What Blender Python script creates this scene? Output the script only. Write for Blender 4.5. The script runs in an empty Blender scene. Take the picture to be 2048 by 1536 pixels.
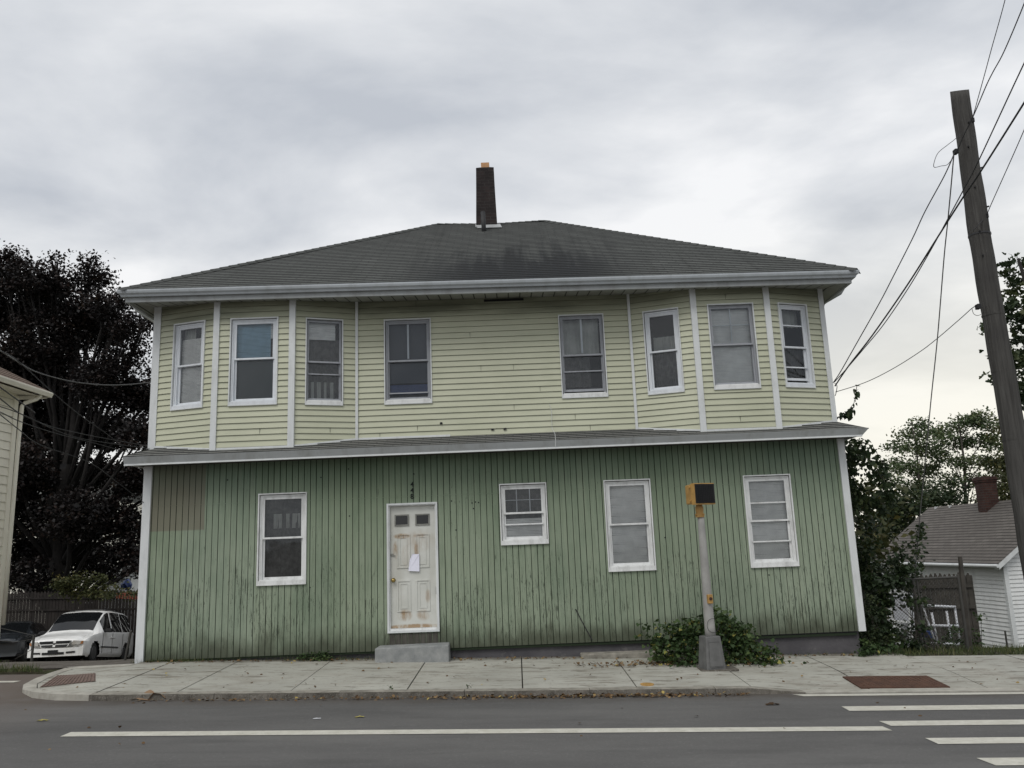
import bpy, math, random
import numpy as np
from mathutils import Vector, Matrix, noise as mnoise
random.seed(7); rng = np.random.default_rng(7)
S = bpy.context.scene; COL = S.collection
R = math.radians
# ------------------------------------------------------------------ camera
EYE = 1.8
FPX, PITCH, ROLL, YAW = 1656.94, 0.196583, -0.038242, 0.0011655
def cam_axes():
    cy, sy, cp, sp = math.cos(YAW), math.sin(YAW), math.cos(PITCH), math.sin(PITCH)
    f = Vector((sy*cp, cy*cp, sp)); r = Vector((cy, -sy, 0)); u = r.cross(f)
    cr, sr = math.cos(ROLL), math.sin(ROLL)
    return cr*r+sr*u, -sr*r+cr*u, f
CR, CU, CF = cam_axes()
cam = bpy.data.cameras.new('camera'); camo = bpy.data.objects.new('camera', cam); COL.objects.link(camo)
mw = Matrix((CR, CU, -CF)).transposed().to_4x4(); mw.translation = (0, 0, EYE)
camo.matrix_world = mw
cam.sensor_width = 36; cam.lens = 36*FPX/2048; cam.clip_start = .05; cam.clip_end = 2000
S.camera = camo
def ray(x, y): return CR*((x-1024)/FPX) - CU*((y-768)/FPX) + CF
def at(x, y, Y):                       # point of the photograph at depth Y
    d = ray(x, y); t = Y/d.y
    return Vector((t*d.x, Y, t*d.z+EYE))
# ------------------------------------------------------------------ light
S.view_settings.view_transform = 'Standard'; S.view_settings.look = 'None'
S.view_settings.exposure = 0.06; S.view_settings.gamma = 1.0
SUN_EL, SUN_AZ = 52.0, 205.0           # azimuth clockwise from +Y (behind and left of the camera)
W = bpy.data.worlds.new('World'); S.world = W; W.use_nodes = True
nt = W.node_tree; nt.nodes.clear()
def wn(t, **k):
    n = nt.nodes.new(t)
    for a, b in k.items(): setattr(n, a, b)
    return n
def wmath(op, a, b=None, c=None):
    n = wn('ShaderNodeMath', operation=op)
    for i, v in enumerate((a, b, c)):
        if v is None: continue
        if isinstance(v, (int, float)): n.inputs[i].default_value = v
        else: nt.links.new(v, n.inputs[i])
    return n.outputs[0]
sky = wn('ShaderNodeTexSky', sky_type='NISHITA'); sky.sun_disc = False
sky.sun_elevation = R(SUN_EL); sky.sun_rotation = R(SUN_AZ)
tc = wn('ShaderNodeTexCoord'); sep = wn('ShaderNodeSeparateXYZ'); nt.links.new(tc.outputs['Generated'], sep.inputs[0])
X_, Y_, Z_ = sep.outputs
zz = wmath('MAXIMUM', wmath('ADD', Z_, .22), .05)
cmb = wn('ShaderNodeCombineXYZ')
nt.links.new(wmath('DIVIDE', X_, zz), cmb.inputs[0]); nt.links.new(wmath('DIVIDE', Y_, zz), cmb.inputs[1])
mp = wn('ShaderNodeMapping'); nt.links.new(cmb.outputs[0], mp.inputs[0]); mp.inputs['Scale'].default_value = (.85, 1.15, 1); mp.inputs['Location'].default_value = (3.1, 1.7, 0); mp.inputs['Rotation'].default_value = (0, 0, R(-12))
n1 = wn('ShaderNodeTexNoise'); n1.inputs['Scale'].default_value = 1.5; n1.inputs['Detail'].default_value = 7; n1.inputs['Roughness'].default_value = .53; n1.inputs['Distortion'].default_value = .25
nt.links.new(mp.outputs[0], n1.inputs['Vector'])
cr = wn('ShaderNodeValToRGB'); nt.links.new(n1.outputs[0], cr.inputs[0])
e = cr.color_ramp.elements
e[0].position = .36; e[0].color = (.53, .56, .61, 1)
e[1].position = .62; e[1].color = (.93, .935, .945, 1)
k = e.new(.50); k.color = (.725, .745, .775, 1)
# warm low band on the right
low = wmath('SMOOTHSTEP', 0, 0, 0) if False else None
mr = wn('ShaderNodeMapRange', interpolation_type='SMOOTHSTEP'); nt.links.new(Z_, mr.inputs[0])
mr.inputs[1].default_value = .42; mr.inputs[2].default_value = .02; mr.inputs[3].default_value = 0; mr.inputs[4].default_value = 1
mx = wn('ShaderNodeMapRange', interpolation_type='SMOOTHSTEP'); nt.links.new(X_, mx.inputs[0])
mx.inputs[1].default_value = -.15; mx.inputs[2].default_value = .5; mx.inputs[3].default_value = .35; mx.inputs[4].default_value = 1
my = wn('ShaderNodeMapRange'); nt.links.new(Y_, my.inputs[0]); my.inputs[1].default_value = 0; my.inputs[2].default_value = .5
warm = wmath('MULTIPLY', wmath('MULTIPLY', mr.outputs[0], mx.outputs[0]), my.outputs[0])
mix1 = wn('ShaderNodeMix', data_type='RGBA'); nt.links.new(wmath('MULTIPLY', warm, .8), mix1.inputs[0])
nt.links.new(cr.outputs[0], mix1.inputs[6]); mix1.inputs[7].default_value = (1.0, .95, .80, 1)
sc10 = wn('ShaderNodeVectorMath', operation='SCALE'); nt.links.new(mix1.outputs[2], sc10.inputs[0]); sc10.inputs['Scale'].default_value = 10.0
mix2 = wn('ShaderNodeMix', data_type='RGBA'); mix2.inputs[0].default_value = .94
nt.links.new(sky.outputs[0], mix2.inputs[6]); nt.links.new(sc10.outputs[0], mix2.inputs[7])
bg = wn('ShaderNodeBackground'); nt.links.new(mix2.outputs[2], bg.inputs[0]); bg.inputs[1].default_value = .1
wo = wn('ShaderNodeOutputWorld'); nt.links.new(bg.outputs[0], wo.inputs[0])
sun = bpy.data.lights.new('sun', 'SUN'); sun.energy = 1.3; sun.angle = R(28); sun.color = (1, .97, .92)
suno = bpy.data.objects.new('sun', sun); COL.objects.link(suno)
az, el = R(SUN_AZ), R(SUN_EL)
sd = Vector((math.sin(az)*math.cos(el), math.cos(az)*math.cos(el), math.sin(el)))
suno.rotation_euler = sd.to_track_quat('Z', 'Y').to_euler(); suno.location = (0, -10, 30)

# ------------------------------------------------------------------ materials
class NT:
    def __init__(s, name):
        s.m = bpy.data.materials.new(name); s.m.use_nodes = True; s.t = s.m.node_tree; s.t.nodes.clear()
        s.out = s.n('ShaderNodeOutputMaterial'); s.b = s.n('ShaderNodeBsdfPrincipled'); s.l(s.b.outputs[0], s.out.inputs[0])
        s.tc = s.n('ShaderNodeTexCoord')
    def n(s, t, **k):
        x = s.t.nodes.new(t)
        for a, b in k.items(): setattr(x, a, b)
        return x
    def l(s, a, b): s.t.links.new(a, b)
    def put(s, i, v):
        if isinstance(v, (int, float)): i.default_value = v
        elif isinstance(v, (tuple, list)): i.default_value = tuple(v)+((1,) if len(v) == 3 and len(i.default_value) == 4 else ())
        else: s.l(v, i)
    def math(s, op, *a):
        x = s.n('ShaderNodeMath', operation=op)
        for i, v in enumerate(a): s.put(x.inputs[i], v)
        return x.outputs[0]
    def vec(s, scale=(1, 1, 1), coord='Object', loc=(0, 0, 0)):
        x = s.n('ShaderNodeMapping'); s.l(s.tc.outputs[coord], x.inputs[0]); x.inputs['Scale'].default_value = scale; x.inputs['Location'].default_value = loc
        return x.outputs[0]
    def noise(s, scale, v=None, detail=4, rough=.55, dist=0):
        x = s.n('ShaderNodeTexNoise'); x.inputs['Scale'].default_value = scale; x.inputs['Detail'].default_value = detail
        x.inputs['Roughness'].default_value = rough; x.inputs['Distortion'].default_value = dist
        s.l(v if v is not None else s.tc.outputs['Object'], x.inputs['Vector']); return x.outputs[0]
    def rng(s, v, a, b, c=0, d=1, smooth=False):
        x = s.n('ShaderNodeMapRange'); s.put(x.inputs[0], v)
        if smooth: x.interpolation_type = 'SMOOTHSTEP'
        for i, q in enumerate((a, b, c, d)): x.inputs[i+1].default_value = q
        return x.outputs[0]
    def mix(s, f, a, b, bt='MIX'):
        x = s.n('ShaderNodeMix', data_type='RGBA', blend_type=bt); s.put(x.inputs[0], f); s.put(x.inputs[6], a); s.put(x.inputs[7], b); return x.outputs[2]
    def xyz(s, coord='Object'):
        x = s.n('ShaderNodeSeparateXYZ'); s.l(s.tc.outputs[coord], x.inputs[0]); return x.outputs
    def bump(s, h, dist=.01, strength=1):
        x = s.n('ShaderNodeBump'); x.inputs['Distance'].default_value = dist; x.inputs['Strength'].default_value = strength; s.l(h, x.inputs['Height']); s.l(x.outputs[0], s.b.inputs['Normal'])
    def done(s, col, rough=.7, spec=.4, metal=0):
        s.put(s.b.inputs['Base Color'], col); s.put(s.b.inputs['Roughness'], rough); s.b.inputs['Specular IOR Level'].default_value = spec; s.put(s.b.inputs['Metallic'], metal); return s.m

def simple(name, c, rough=.6, var=.12, scale=6, spec=.4, metal=0, dirt=None, dirtamt=.5, bump=0):
    m = NT(name); n = m.noise(scale, detail=6)
    c2 = tuple(x*(1-var) for x in c); c3 = tuple(min(1, x*(1+var)) for x in c)
    col = m.mix(m.rng(n, .35, .65), c2, c3)
    if dirt:
        d = m.noise(2.3, m.vec((1.5, 1.5, .5)), detail=8, rough=.65)
        col = m.mix(m.rng(d, .5, .72, 0, dirtamt), col, dirt)
    if bump: m.bump(m.noise(scale*9, detail=5), bump)
    return m.done(col, rough, spec, metal)

M_ = {}
# yellow vinyl siding
m = NT('yellow_vinyl_siding')
n = m.noise(.9, m.vec((1, 1, .7)), 6); g = m.noise(3.1, m.vec((.6, .6, 2.2)), 8, .65)
c = m.mix(m.rng(n, .3, .7), (.445, .455, .335), (.515, .525, .392))
c = m.mix(m.rng(g, .5, .78, 0, .32), c, (.30, .32, .22))
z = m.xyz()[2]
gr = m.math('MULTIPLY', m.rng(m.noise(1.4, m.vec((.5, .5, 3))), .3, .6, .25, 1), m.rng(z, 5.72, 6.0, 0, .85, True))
c = m.mix(gr, c, (.165, .175, .125))  # dark band near the soffit: grime, plus soffit shade put into the colour
m.bump(m.noise(60, m.vec((.3, .3, 2)), 4), .0006)
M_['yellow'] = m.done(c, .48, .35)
M_['gap'] = simple('siding_lip_shade_and_joint', (.085, .088, .065), .9)  # dark lap undersides: shade put into the colour; also colours the lap joints
# green boards
def green(name, dark):
    m = NT(name)
    x, y, z = m.xyz()
    n = m.noise(1.1, m.vec((1, 1, .6)), 7, .6)
    c = m.mix(m.rng(n, .32, .68), (.146, .194, .142), (.215, .268, .196))
    sheet = m.n('ShaderNodeTexWhiteNoise', noise_dimensions='1D'); m.l(m.math('FLOOR', m.math('DIVIDE', m.math('ADD', x, 10.43), 1.219)), sheet.inputs['W'])
    c = m.mix(m.rng(sheet.outputs[0], 0, 1, 0, .38), c, (.185, .236, .132))
    # bleached low part, peeling flakes near the ground
    fade = m.rng(z, 3.3, 1.6, 0, .42, True); c = m.mix(m.math('MULTIPLY', fade, m.rng(n, .3, .6, .3, 1)), c, (.36, .40, .31))
    fl = m.noise(8, m.vec((5.5, 5.5, .5)), 9, .76, .9); patch = m.noise(1.7, m.vec((1, 1, .7), loc=(4, 2, 1)), 4, .6)
    lowm = m.math('ADD', m.rng(z, 2.4, .9, .0, .07, True), m.rng(patch, .35, .7, -.035, .07))
    c = m.mix(m.rng(m.math('ADD', fl, lowm), .635, .67, 0, .8), c, (.060, .072, .052))
    fl2 = m.noise(4, m.vec((6, 6, .35)), 8, .7, .3)
    c = m.mix(m.rng(fl2, .50, .68, 0, .42), c, (.095, .13, .085)); c = m.mix(m.rng(m.noise(1.5, m.vec((7, 7, .3), loc=(3, 3, 3)), 7, .6), .5, .7, 0, .22), c, (.30, .33, .24))
    # grime at the foot
    gz = m.math('ADD', z, m.math('MULTIPLY', m.noise(3.5, m.vec((1.2, 1.2, .6)), 6), -.65))
    c = m.mix(m.rng(gz, .42, -.05, 0, .85, True), c, (.055, .06, .04))
    # old brownish repaint high at the left corner
    bx = m.math('MULTIPLY', m.rng(x, -5.20, -5.22), m.rng(z, 2.30, 2.32))
    c = m.mix(m.math('MULTIPLY', bx, m.rng(n, .2, .7, .92, .7)), c, (.175, .160, .122))
    # dark band high up on the boards: shade put into the colour
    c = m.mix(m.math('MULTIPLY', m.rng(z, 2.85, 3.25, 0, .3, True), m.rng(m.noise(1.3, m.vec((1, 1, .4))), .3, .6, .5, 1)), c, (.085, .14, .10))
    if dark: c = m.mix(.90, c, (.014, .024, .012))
    m.bump(m.noise(16, m.vec((5, 5, .5)), 8, .7), .004)
    return m.done(c, .8, .2)
M_['green'] = green('green_painted_board', False); M_['groove'] = green('dirty_board_groove', True)
def whitepaint(name, c, dirt, amt, sc=5):
    m = NT(name); d = m.noise(sc, m.vec((1.6, 1.6, .55)), 9, .68); n = m.noise(1.3, None, 4)
    col = m.mix(m.rng(n, .3, .7), tuple(q*.93 for q in c), c)
    col = m.mix(m.rng(d, .47, .72, 0, amt), col, dirt)
    m.bump(m.noise(40, detail=3), .001); return m.done(col, .5, .35)
M_['trim'] = whitepaint('white_corner_trim', (.66, .68, .68), (.34, .35, .33), .35)
M_['casing'] = whitepaint('weathered_white_casing', (.74, .75, .74), (.26, .26, .24), .5, 5)
M_['vinyl'] = whitepaint('white_vinyl_frame', (.68, .71, .74), (.40, .41, .41), .4)
M_['alu'] = whitepaint('grey_storm_frame', (.33, .345, .37), (.17, .17, .17), .5, 8)
M_['gutter'] = whitepaint('grey_white_gutter', (.42, .45, .47), (.24, .25, .245), .5, 3)
M_['fascia'] = whitepaint('pale_grey_fascia', (.33, .345, .345), (.17, .17, .15), .6, 3)
m = NT('soffit_panels'); x, y, z = m.xyz(); fr = m.math('FRACT', m.math('DIVIDE', x, .2))
c = m.mix(m.rng(m.noise(2.5, None, 7), .35, .7), (.30, .31, .29), (.22, .22, .19))
c = m.mix(m.math('LESS_THAN', fr, .11), c, (.03, .03, .027)); M_['soffit'] = m.done(c, .6)
# shingles
def shingle(name, ca, cb, joint, stain=None):
    m = NT(name); uv = m.tc.outputs['UV']
    br = m.n('ShaderNodeTexBrick'); m.l(uv, br.inputs['Vector']); br.offset = .5; br.squash = 1
    for kk, vv in (('Color1', ca), ('Color2', cb), ('Mortar', joint)): br.inputs[kk].default_value = (*vv, 1)
    br.inputs['Scale'].default_value = 1; br.inputs['Brick Width'].default_value = .305; br.inputs['Row Height'].default_value = .14; br.inputs['Mortar Size'].default_value = .009; br.inputs['Mortar Smooth'].default_value = .1; br.inputs['Bias'].default_value = 0
    n = m.noise(1.1, None, 7, .62); wn2 = m.n('ShaderNodeTexWhiteNoise', noise_dimensions='2D'); fl_ = m.n('ShaderNodeVectorMath', operation='FLOOR'); dv = m.n('ShaderNodeVectorMath', operation='DIVIDE'); m.l(uv, dv.inputs[0]); dv.inputs[1].default_value = (.305, .14, 1); m.l(dv.outputs[0], fl_.inputs[0]); m.l(fl_.outputs[0], wn2.inputs['Vector'])
    tab_ = m.mix(m.rng(wn2.outputs[0], 0, 1, 0, .45), br.outputs[0], tuple(q*.7 for q in ca)); c = m.mix(m.rng(n, .3, .72, 0, .55), tab_, tuple(q*.62 for q in ca))
    c = m.mix(m.rng(m.noise(90, None, 3), .3, .75, 0, .4), c, tuple(min(1, q*1.5) for q in cb))
    if stain:
        x, y, z = m.xyz(); nx = m.math('ADD', m.math('MULTIPLY', m.noise(1.0, m.vec((4.5, .3, .3)), 6, .68), .75), m.math('MULTIPLY', m.noise(2.2, None, 6, .6), .25))
        a = m.rng(m.math('ABSOLUTE', m.math('SUBTRACT', x, .28)), .7, 2.6, 1, 0, True)
        b = m.rng(m.math('ADD', z, m.math('MULTIPLY', nx, -4.6)), 5.75, 4.35, 0, 1, True)
        st = m.math('MULTIPLY', m.math('MULTIPLY', a, b), .88); c = m.mix(st, c, (.017, .019, .022))
        c = m.mix(m.rng(nx, .5, .72, 0, .55), c, (.035, .037, .034))
    m.bump(m.noise(120, None, 3), .002); return m.done(c, .92, .15)
M_['roof'] = shingle('dark_grey_shingle', (.082, .087, .082), (.110, .115, .108), (.030, .031, .031), True)
M_['pent'] = shingle('worn_grey_shingle', (.15, .155, .145), (.20, .20, .185), (.03, .03, .03))
M_['brownroof'] = shingle('brown_grey_shingle', (.105, .096, .088), (.155, .142, .13), (.04, .035, .031))
def brick(name, a, b, mort, sx=1):
    m = NT(name); br = m.n('ShaderNodeTexBrick'); m.l(m.tc.outputs['UV'], br.inputs['Vector'])
    for kk, vv in (('Color1', a), ('Color2', b), ('Mortar', mort)): br.inputs[kk].default_value = (*vv, 1)
    br.inputs['Scale'].default_value = 1; br.inputs['Brick Width'].default_value = .21; br.inputs['Row Height'].default_value = .075; br.inputs['Mortar Size'].default_value = .008
    c = m.mix(m.rng(m.noise(4, None, 7), .35, .7, 0, .7), br.outputs[0], tuple(q*.6 for q in a)); m.bump(br.outputs['Fac'], .006, -1 if False else 1); return m.done(c, .9, .2)
M_['brick'] = brick('sooty_brick', (.026, .022, .022), (.042, .031, .030), (.052, .047, .044))
M_['redbrick'] = brick('red_brick', (.060, .032, .027), (.090, .047, .039), (.07, .062, .055))
M_['clay'] = simple('clay_flue', (.50, .28, .14), .8, .15)
M_['lead'] = simple('grey_flashing', (.36, .37, .37), .5, .2)
M_['blackpipe'] = simple('black_pipe', (.022, .022, .023), .6)
m = NT('foundation_paint'); c = m.mix(m.rng(m.noise(1.8, None, 8, .6), .35, .7), (.075, .072, .078), (.115, .11, .115))
c = m.mix(m.rng(m.noise(6, None, 8, .7), .58, .75, 0, .6), c, (.20, .19, .18)); m.bump(m.noise(12, None, 6), .01); M_['found'] = m.done(c, .9, .2)
m = NT('concrete_step_grey'); c = m.mix(m.rng(m.noise(5, None, 9, .65), .35, .7), (.19, .20, .20), (.33, .335, .325)); m.bump(m.noise(40, None, 6), .004); M_['step'] = m.done(c, .85, .2)
# door
m = NT('rusty_white_door'); x, y, z = m.xyz()
c = m.mix(m.rng(m.noise(3, None, 6), .3, .7), (.52, .525, .48), (.62, .625, .585))
r1 = m.noise(5.5, m.vec((2.2, 1, .8)), 9, .7)
def blob(cx, cz, w, h, a=1.0):
    dx = m.math('DIVIDE', m.math('SUBTRACT', x, cx), w); dz = m.math('DIVIDE', m.math('SUBTRACT', z, cz), h)
    d = m.math('ADD', m.math('MULTIPLY', dx, dx), m.math('MULTIPLY', dz, dz)); return m.rng(d, 1.2, .1, 0, a, True)
rs = None
for q in ((-1.92, 2.08, .16, .05), (-1.62, 2.08, .14, .04, .7), (-2.03, 1.85, .05, .16), (-1.68, 1.85, .045, .2, .8), (-1.88, .80, .13, .1, .9), (-1.58, .80, .12, .1, .6), (-1.5, 1.1, .05, .12, .5), (-1.75, .62, .5, .045, 1.1), (-1.85, 1.75, .09, .25, .35), (-1.62, 2.0, .3, .2, .3)):
    bb = blob(*q); rs = bb if rs is None else m.math('MAXIMUM', rs, bb)
rs = m.math('MULTIPLY', rs, m.rng(r1, .36, .62))
c = m.mix(m.rng(rs, .0, .8, 0, .85), c, (.30, .185, .085))
c = m.mix(m.rng(m.noise(2.2, m.vec((1, 1, .4)), 8), .5, .75, 0, .5), c, (.36, .34, .28))
M_['door'] = m.done(c, .45, .4)
M_['darkrim'] = simple('door_light_frame', (.20, .20, .18), .6, .2)
M_['brass'] = simple('brass', (.45, .33, .12), .3, .1, metal=1)
M_['paper'] = simple('white_paper', (.76, .76, .86), .7, .03)
M_['black'] = simple('matt_black', (.012, .012, .013), .7)
M_['numeral'] = simple('dark_numeral', (.012, .018, .012), .7)
M_['steel'] = simple('galvanised_pole', (.33, .325, .31), .5, .12, 4, dirt=(.20, .19, .17), dirtamt=.5)
M_['castbase'] = simple('cast_grey_base', (.125, .125, .122), .7, .18, 8, dirt=(.09, .09, .085), bump=.002)
M_['amber'] = simple('yellow_signal_paint', (.42, .245, .075), .55, .18, 9, dirt=(.20, .11, .03), dirtamt=.6)
m = NT('old_pole_wood'); g = m.noise(3, m.vec((9, 9, .35)), 9, .7, .2); c = m.mix(m.rng(g, .3, .7), (.036, .034, .032), (.105, .102, .095))
c = m.mix(m.rng(m.noise(1.2, None, 5), .45, .7, 0, .6), c, (.032, .03, .03)); m.bump(g, .02); M_['pole'] = m.done(c, .9, .15)
M_['fencewood'] = simple('weathered_fence_wood', (.05, .045, .038), .9, .3, 5)
M_['darkfence'] = simple('dark_fence_wood', (.022, .018, .016), .9, .3, 3)
M_['whitehouse'] = whitepaint('white_clapboard', (.72, .73, .72), (.32, .33, .32), .35, 2)
M_['cream'] = whitepaint('cream_siding', (.84, .81, .71), (.5, .47, .4), .25, 2)
M_['tan'] = simple('tan_stucco', (.42, .33, .24), .8)
M_['cable'] = simple('black_cable', (.03, .03, .032), .6)
M_['galv'] = simple('galvanised_wire', (.12, .12, .12), .5, metal=.3)
M_['chain'] = simple('dull_chain_link', (.05, .048, .043), .6)
M_['white'] = simple('white_plastic', (.62, .63, .66), .5)
M_['greyboard'] = simple('grey_board', (.36, .37, .37), .7)
M_['blue'] = simple('blue_plastic', (.012, .035, .14), .5)
M_['orange'] = simple('orange_net', (.20, .055, .03), .6)
M_['room'] = simple('dark_room', (.012, .013, .015), .95)
M_['curtain'] = simple('pale_curtain', (.42, .43, .40), .9, .2, 3)
M_['lace'] = simple('grey_lace', (.10, .10, .095), .9, .3, 12)
M_['blind'] = simple('white_blind', (.88, .88, .85), .6, .08)
M_['blindblue'] = simple('bluish_blind', (.36, .56, .68), .6, .08)
M_['screen'] = simple('insect_screen', (.065, .08, .082), .8, .06)
M_['shade'] = simple('dark_shade', (.085, .09, .10), .8, .08)
M_['card'] = simple('wrapped_board', (.30, .33, .35), .6, .1, 2)
M_['carpaint'] = None
m = NT('white_car_paint'); c = m.mix(m.rng(m.noise(4, None, 8, .6), .4, .75), (.88, .88, .86), (.74, .73, .70)); m.done(c, .25, .5); m.b.inputs['Coat Weight'].default_value = .5; M_['carpaint'] = m.m
m = NT('dark_car_paint'); m.done((.022, .026, .03), .25, .5); m.b.inputs['Coat Weight'].default_value = .6; M_['darkcar'] = m.m
M_['redpaint'] = simple('dull_red', (.12, .02, .018), .5)
m = NT('car_glass'); m.done((.008, .009, .010), .06, .5); M_['carglass'] = m.m
M_['tyre'] = simple('tyre_rubber', (.02, .02, .02), .85)
M_['rim'] = simple('dark_wheel_cover', (.10, .10, .10), .4, metal=.4)
m = NT('lamp_lens'); m.done((.42, .40, .36), .12, .6); m.b.inputs['Coat Weight'].default_value = .8; M_['lens'] = m.m
M_['amberlens'] = simple('amber_lens', (.40, .16, .05), .25)
# glass
def glassmat(name, tint, k=1.0, dust=.0):
    m = NT(name); tr = m.n('ShaderNodeBsdfTransparent'); tr.inputs[0].default_value = (*tint, 1)
    gl = m.n('ShaderNodeBsdfGlossy'); gl.inputs['Roughness'].default_value = .03; gl.inputs[0].default_value = (.9, .93, .96, 1)
    fr_ = m.n('ShaderNodeFresnel'); fr_.inputs[0].default_value = 1.52
    bp = m.n('ShaderNodeBump'); bp.inputs['Distance'].default_value = .004; m.l(m.noise(1.3, None, 2), bp.inputs['Height']); m.l(bp.outputs[0], gl.inputs['Normal'])
    mxs = m.n('ShaderNodeMixShader'); m.l(m.math('MULTIPLY', fr_.outputs[0], 1.15*k), mxs.inputs[0]); m.l(tr.outputs[0], mxs.inputs[1]); m.l(gl.outputs[0], mxs.inputs[2])
    df = m.n('ShaderNodeBsdfDiffuse'); df.inputs[0].default_value = (.45, .46, .45, 1)
    m2 = m.n('ShaderNodeMixShader'); m.l(m.rng(m.noise(3.5, None, 7, .65), .4, .8, dust*.25, dust), m2.inputs[0]); m.l(mxs.outputs[0], m2.inputs[1]); m.l(df.outputs[0], m2.inputs[2])
    m.l(m2.outputs[0], m.out.inputs[0]); return m.m
M_['glass'] = glassmat('window_glass', (.90, .92, .93), 1, .02)
M_['dustyglass'] = glassmat('dusty_window_glass', (.94, .95, .95), 1, .06)
# ground
m = NT('asphalt'); n = m.noise(.55, m.vec((.5, 1.4, 1)), 6, .6); sp = m.noise(30, None, 6, .85); sp2 = m.noise(48, m.vec((1, 1, 1), loc=(5, 5, 0)), 5, .85)
c = m.mix(m.rng(n, .3, .7), (.094, .092, .090), (.140, .137, .132)); c = m.mix(m.rng(sp, .55, .7, 0, .6), c, (.25, .245, .235))
c = m.mix(m.rng(m.noise(2.2, m.vec((.35, 1.6, 1)), 8, .66), .5, .75, 0, .4), c, (.055, .054, .053)); c = m.mix(m.rng(m.noise(20, None, 6, .75), .58, .72, 0, .35), c, (.05, .049, .048)); c = m.mix(m.rng(sp2, .35, .22, 0, .6), c, (.04, .04, .04))
x, y, z = m.xyz(); dirt_ = m.math('MULTIPLY', m.rng(m.math('ADD', y, m.math('MULTIPLY', m.noise(1.1, None, 6), .6)), 11.0, 11.55), m.rng(m.noise(3, None, 6), .3, .6, .3, .8)); c = m.mix(dirt_, c, (.075, .062, .05))
c = m.mix(m.math('MULTIPLY', m.rng(x, -5.2, -7.2), .5), c, (.17, .14, .12))
m.bump(m.noise(90, None, 4, .7), .006); M_['asphalt'] = m.done(c, .88, .25)
m = NT('sidewalk_concrete'); n = m.noise(.7, None, 7, .6); st = m.noise(1.5, m.vec((1.1, 5.0, 1)), 8, .66, .4); sp = m.noise(60, None, 3, .7)
c = m.mix(m.rng(n, .3, .7), (.34, .335, .295), (.44, .435, .385)); c = m.mix(m.rng(st, .54, .63, 0, .72), c, (.135, .12, .095)); c = m.mix(m.rng(m.noise(.9, m.vec((1, 1.6, 1), loc=(7, 3, 0)), 8, .7), .5, .72, 0, .5), c, (.19, .165, .13))
_, yy_, _z = m.xyz(); c = m.mix(m.math('MULTIPLY', m.rng(m.math('ADD', yy_, m.math('MULTIPLY', m.noise(4, None, 7), .35)), 13.9, 14.15, 0, .75), 1.0), c, (.07, .06, .045)); c = m.mix(m.rng(m.noise(2.2, m.vec((.8, 2.2, 1)), 8, .6), .5, .7, 0, .35), c, (.22, .19, .15)); c = m.mix(m.rng(sp, .55, .7, 0, .3), c, (.2, .19, .17))
c = m.mix(m.rng(m.noise(9, m.vec((1, 2.6, 1)), 5, .6), .63, .68, 0, .8), c, (.07, .055, .04))
m.bump(m.noise(70, None, 4), .003); M_['walk'] = m.done(c, .85, .25)
M_['joint'] = simple('joint_dirt', (.045, .04, .033), .95)
m = NT('granite_kerb'); c = m.mix(m.rng(m.noise(5, None, 9, .7), .35, .65), (.062, .056, .046), (.17, .155, .132)); c = m.mix(m.rng(m.noise(90, None, 2), .55, .7, 0, .5), c, (.32, .31, .29)); m.bump(m.noise(14, None, 6), .012); M_['kerb'] = m.done(c, .9, .2)
M_['kerbtop'] = simple('worn_kerb_top', (.25, .235, .20), .9, .25, 9, dirt=(.13, .115, .09), dirtamt=.7, bump=.004)
M_['kerbpale'] = simple('pale_concrete_kerb', (.37, .355, .31), .85, .15, 7, dirt=(.2, .18, .15), bump=.003)
m = NT('road_paint'); c = m.mix(m.rng(m.noise(7, None, 8, .7), .3, .62), (.60, .585, .52), (.47, .455, .39)); c = m.mix(m.rng(m.noise(26, None, 7, .82), .56, .66, 0, .7), c, (.20, .195, .185)); M_['paint'] = m.done(c, .7, .3)
m = NT('rust_iron_panel'); c = m.mix(m.rng(m.noise(9, None, 8, .7), .35, .65), (.060, .031, .021), (.105, .054, .035)); m.bump(m.noise(130, None, 2), .006); M_['rust'] = m.done(c, .85, .3)
M_['rustpale'] = simple('faded_brown_panel', (.165, .115, .095), .85, .2, 10)
m = NT('soil_and_weeds'); n = m.noise(1.2, None, 8, .65); c = m.mix(m.rng(n, .38, .62), (.055, .045, .034), (.050, .062, .028)); c = m.mix(m.rng(m.noise(22, None, 5, .7), .55, .7, 0, .6), c, (.12, .10, .075)); m.bump(m.noise(9, None, 8, .7), .06); M_['soil'] = m.done(c, .95, .1)
m = NT('gravel_dirt'); c = m.mix(m.rng(m.noise(2.5, None, 9, .7), .35, .65), (.10, .09, .08), (.185, .17, .15)); m.bump(m.noise(25, None, 6, .7), .03); M_['gravel'] = m.done(c, .95, .1)
def leafmat(name, cols, rough=.55, trans=.25):
    m = NT(name); u = m.n('ShaderNodeSeparateXYZ'); m.l(m.tc.outputs['UV'], u.inputs[0])
    r_ = m.n('ShaderNodeValToRGB'); m.l(u.outputs[0], r_.inputs[0]); el_ = r_.color_ramp.elements
    while len(el_) < len(cols): el_.new(.5)
    for i, (p, cc) in enumerate(cols): el_[i].position = p; el_[i].color = (*cc, 1)
    m.put(m.b.inputs['Base Color'], r_.outputs[0]); m.b.inputs['Roughness'].default_value = rough; m.b.inputs['Specular IOR Level'].default_value = .25
    if trans:
        t_ = m.n('ShaderNodeBsdfTranslucent'); m.l(r_.outputs[0], t_.inputs[0]); ms = m.n('ShaderNodeMixShader'); ms.inputs[0].default_value = trans
        m.l(m.b.outputs[0], ms.inputs[1]); m.l(t_.outputs[0], ms.inputs[2]); m.l(ms.outputs[0], m.out.inputs[0])
    return m.m
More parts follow.
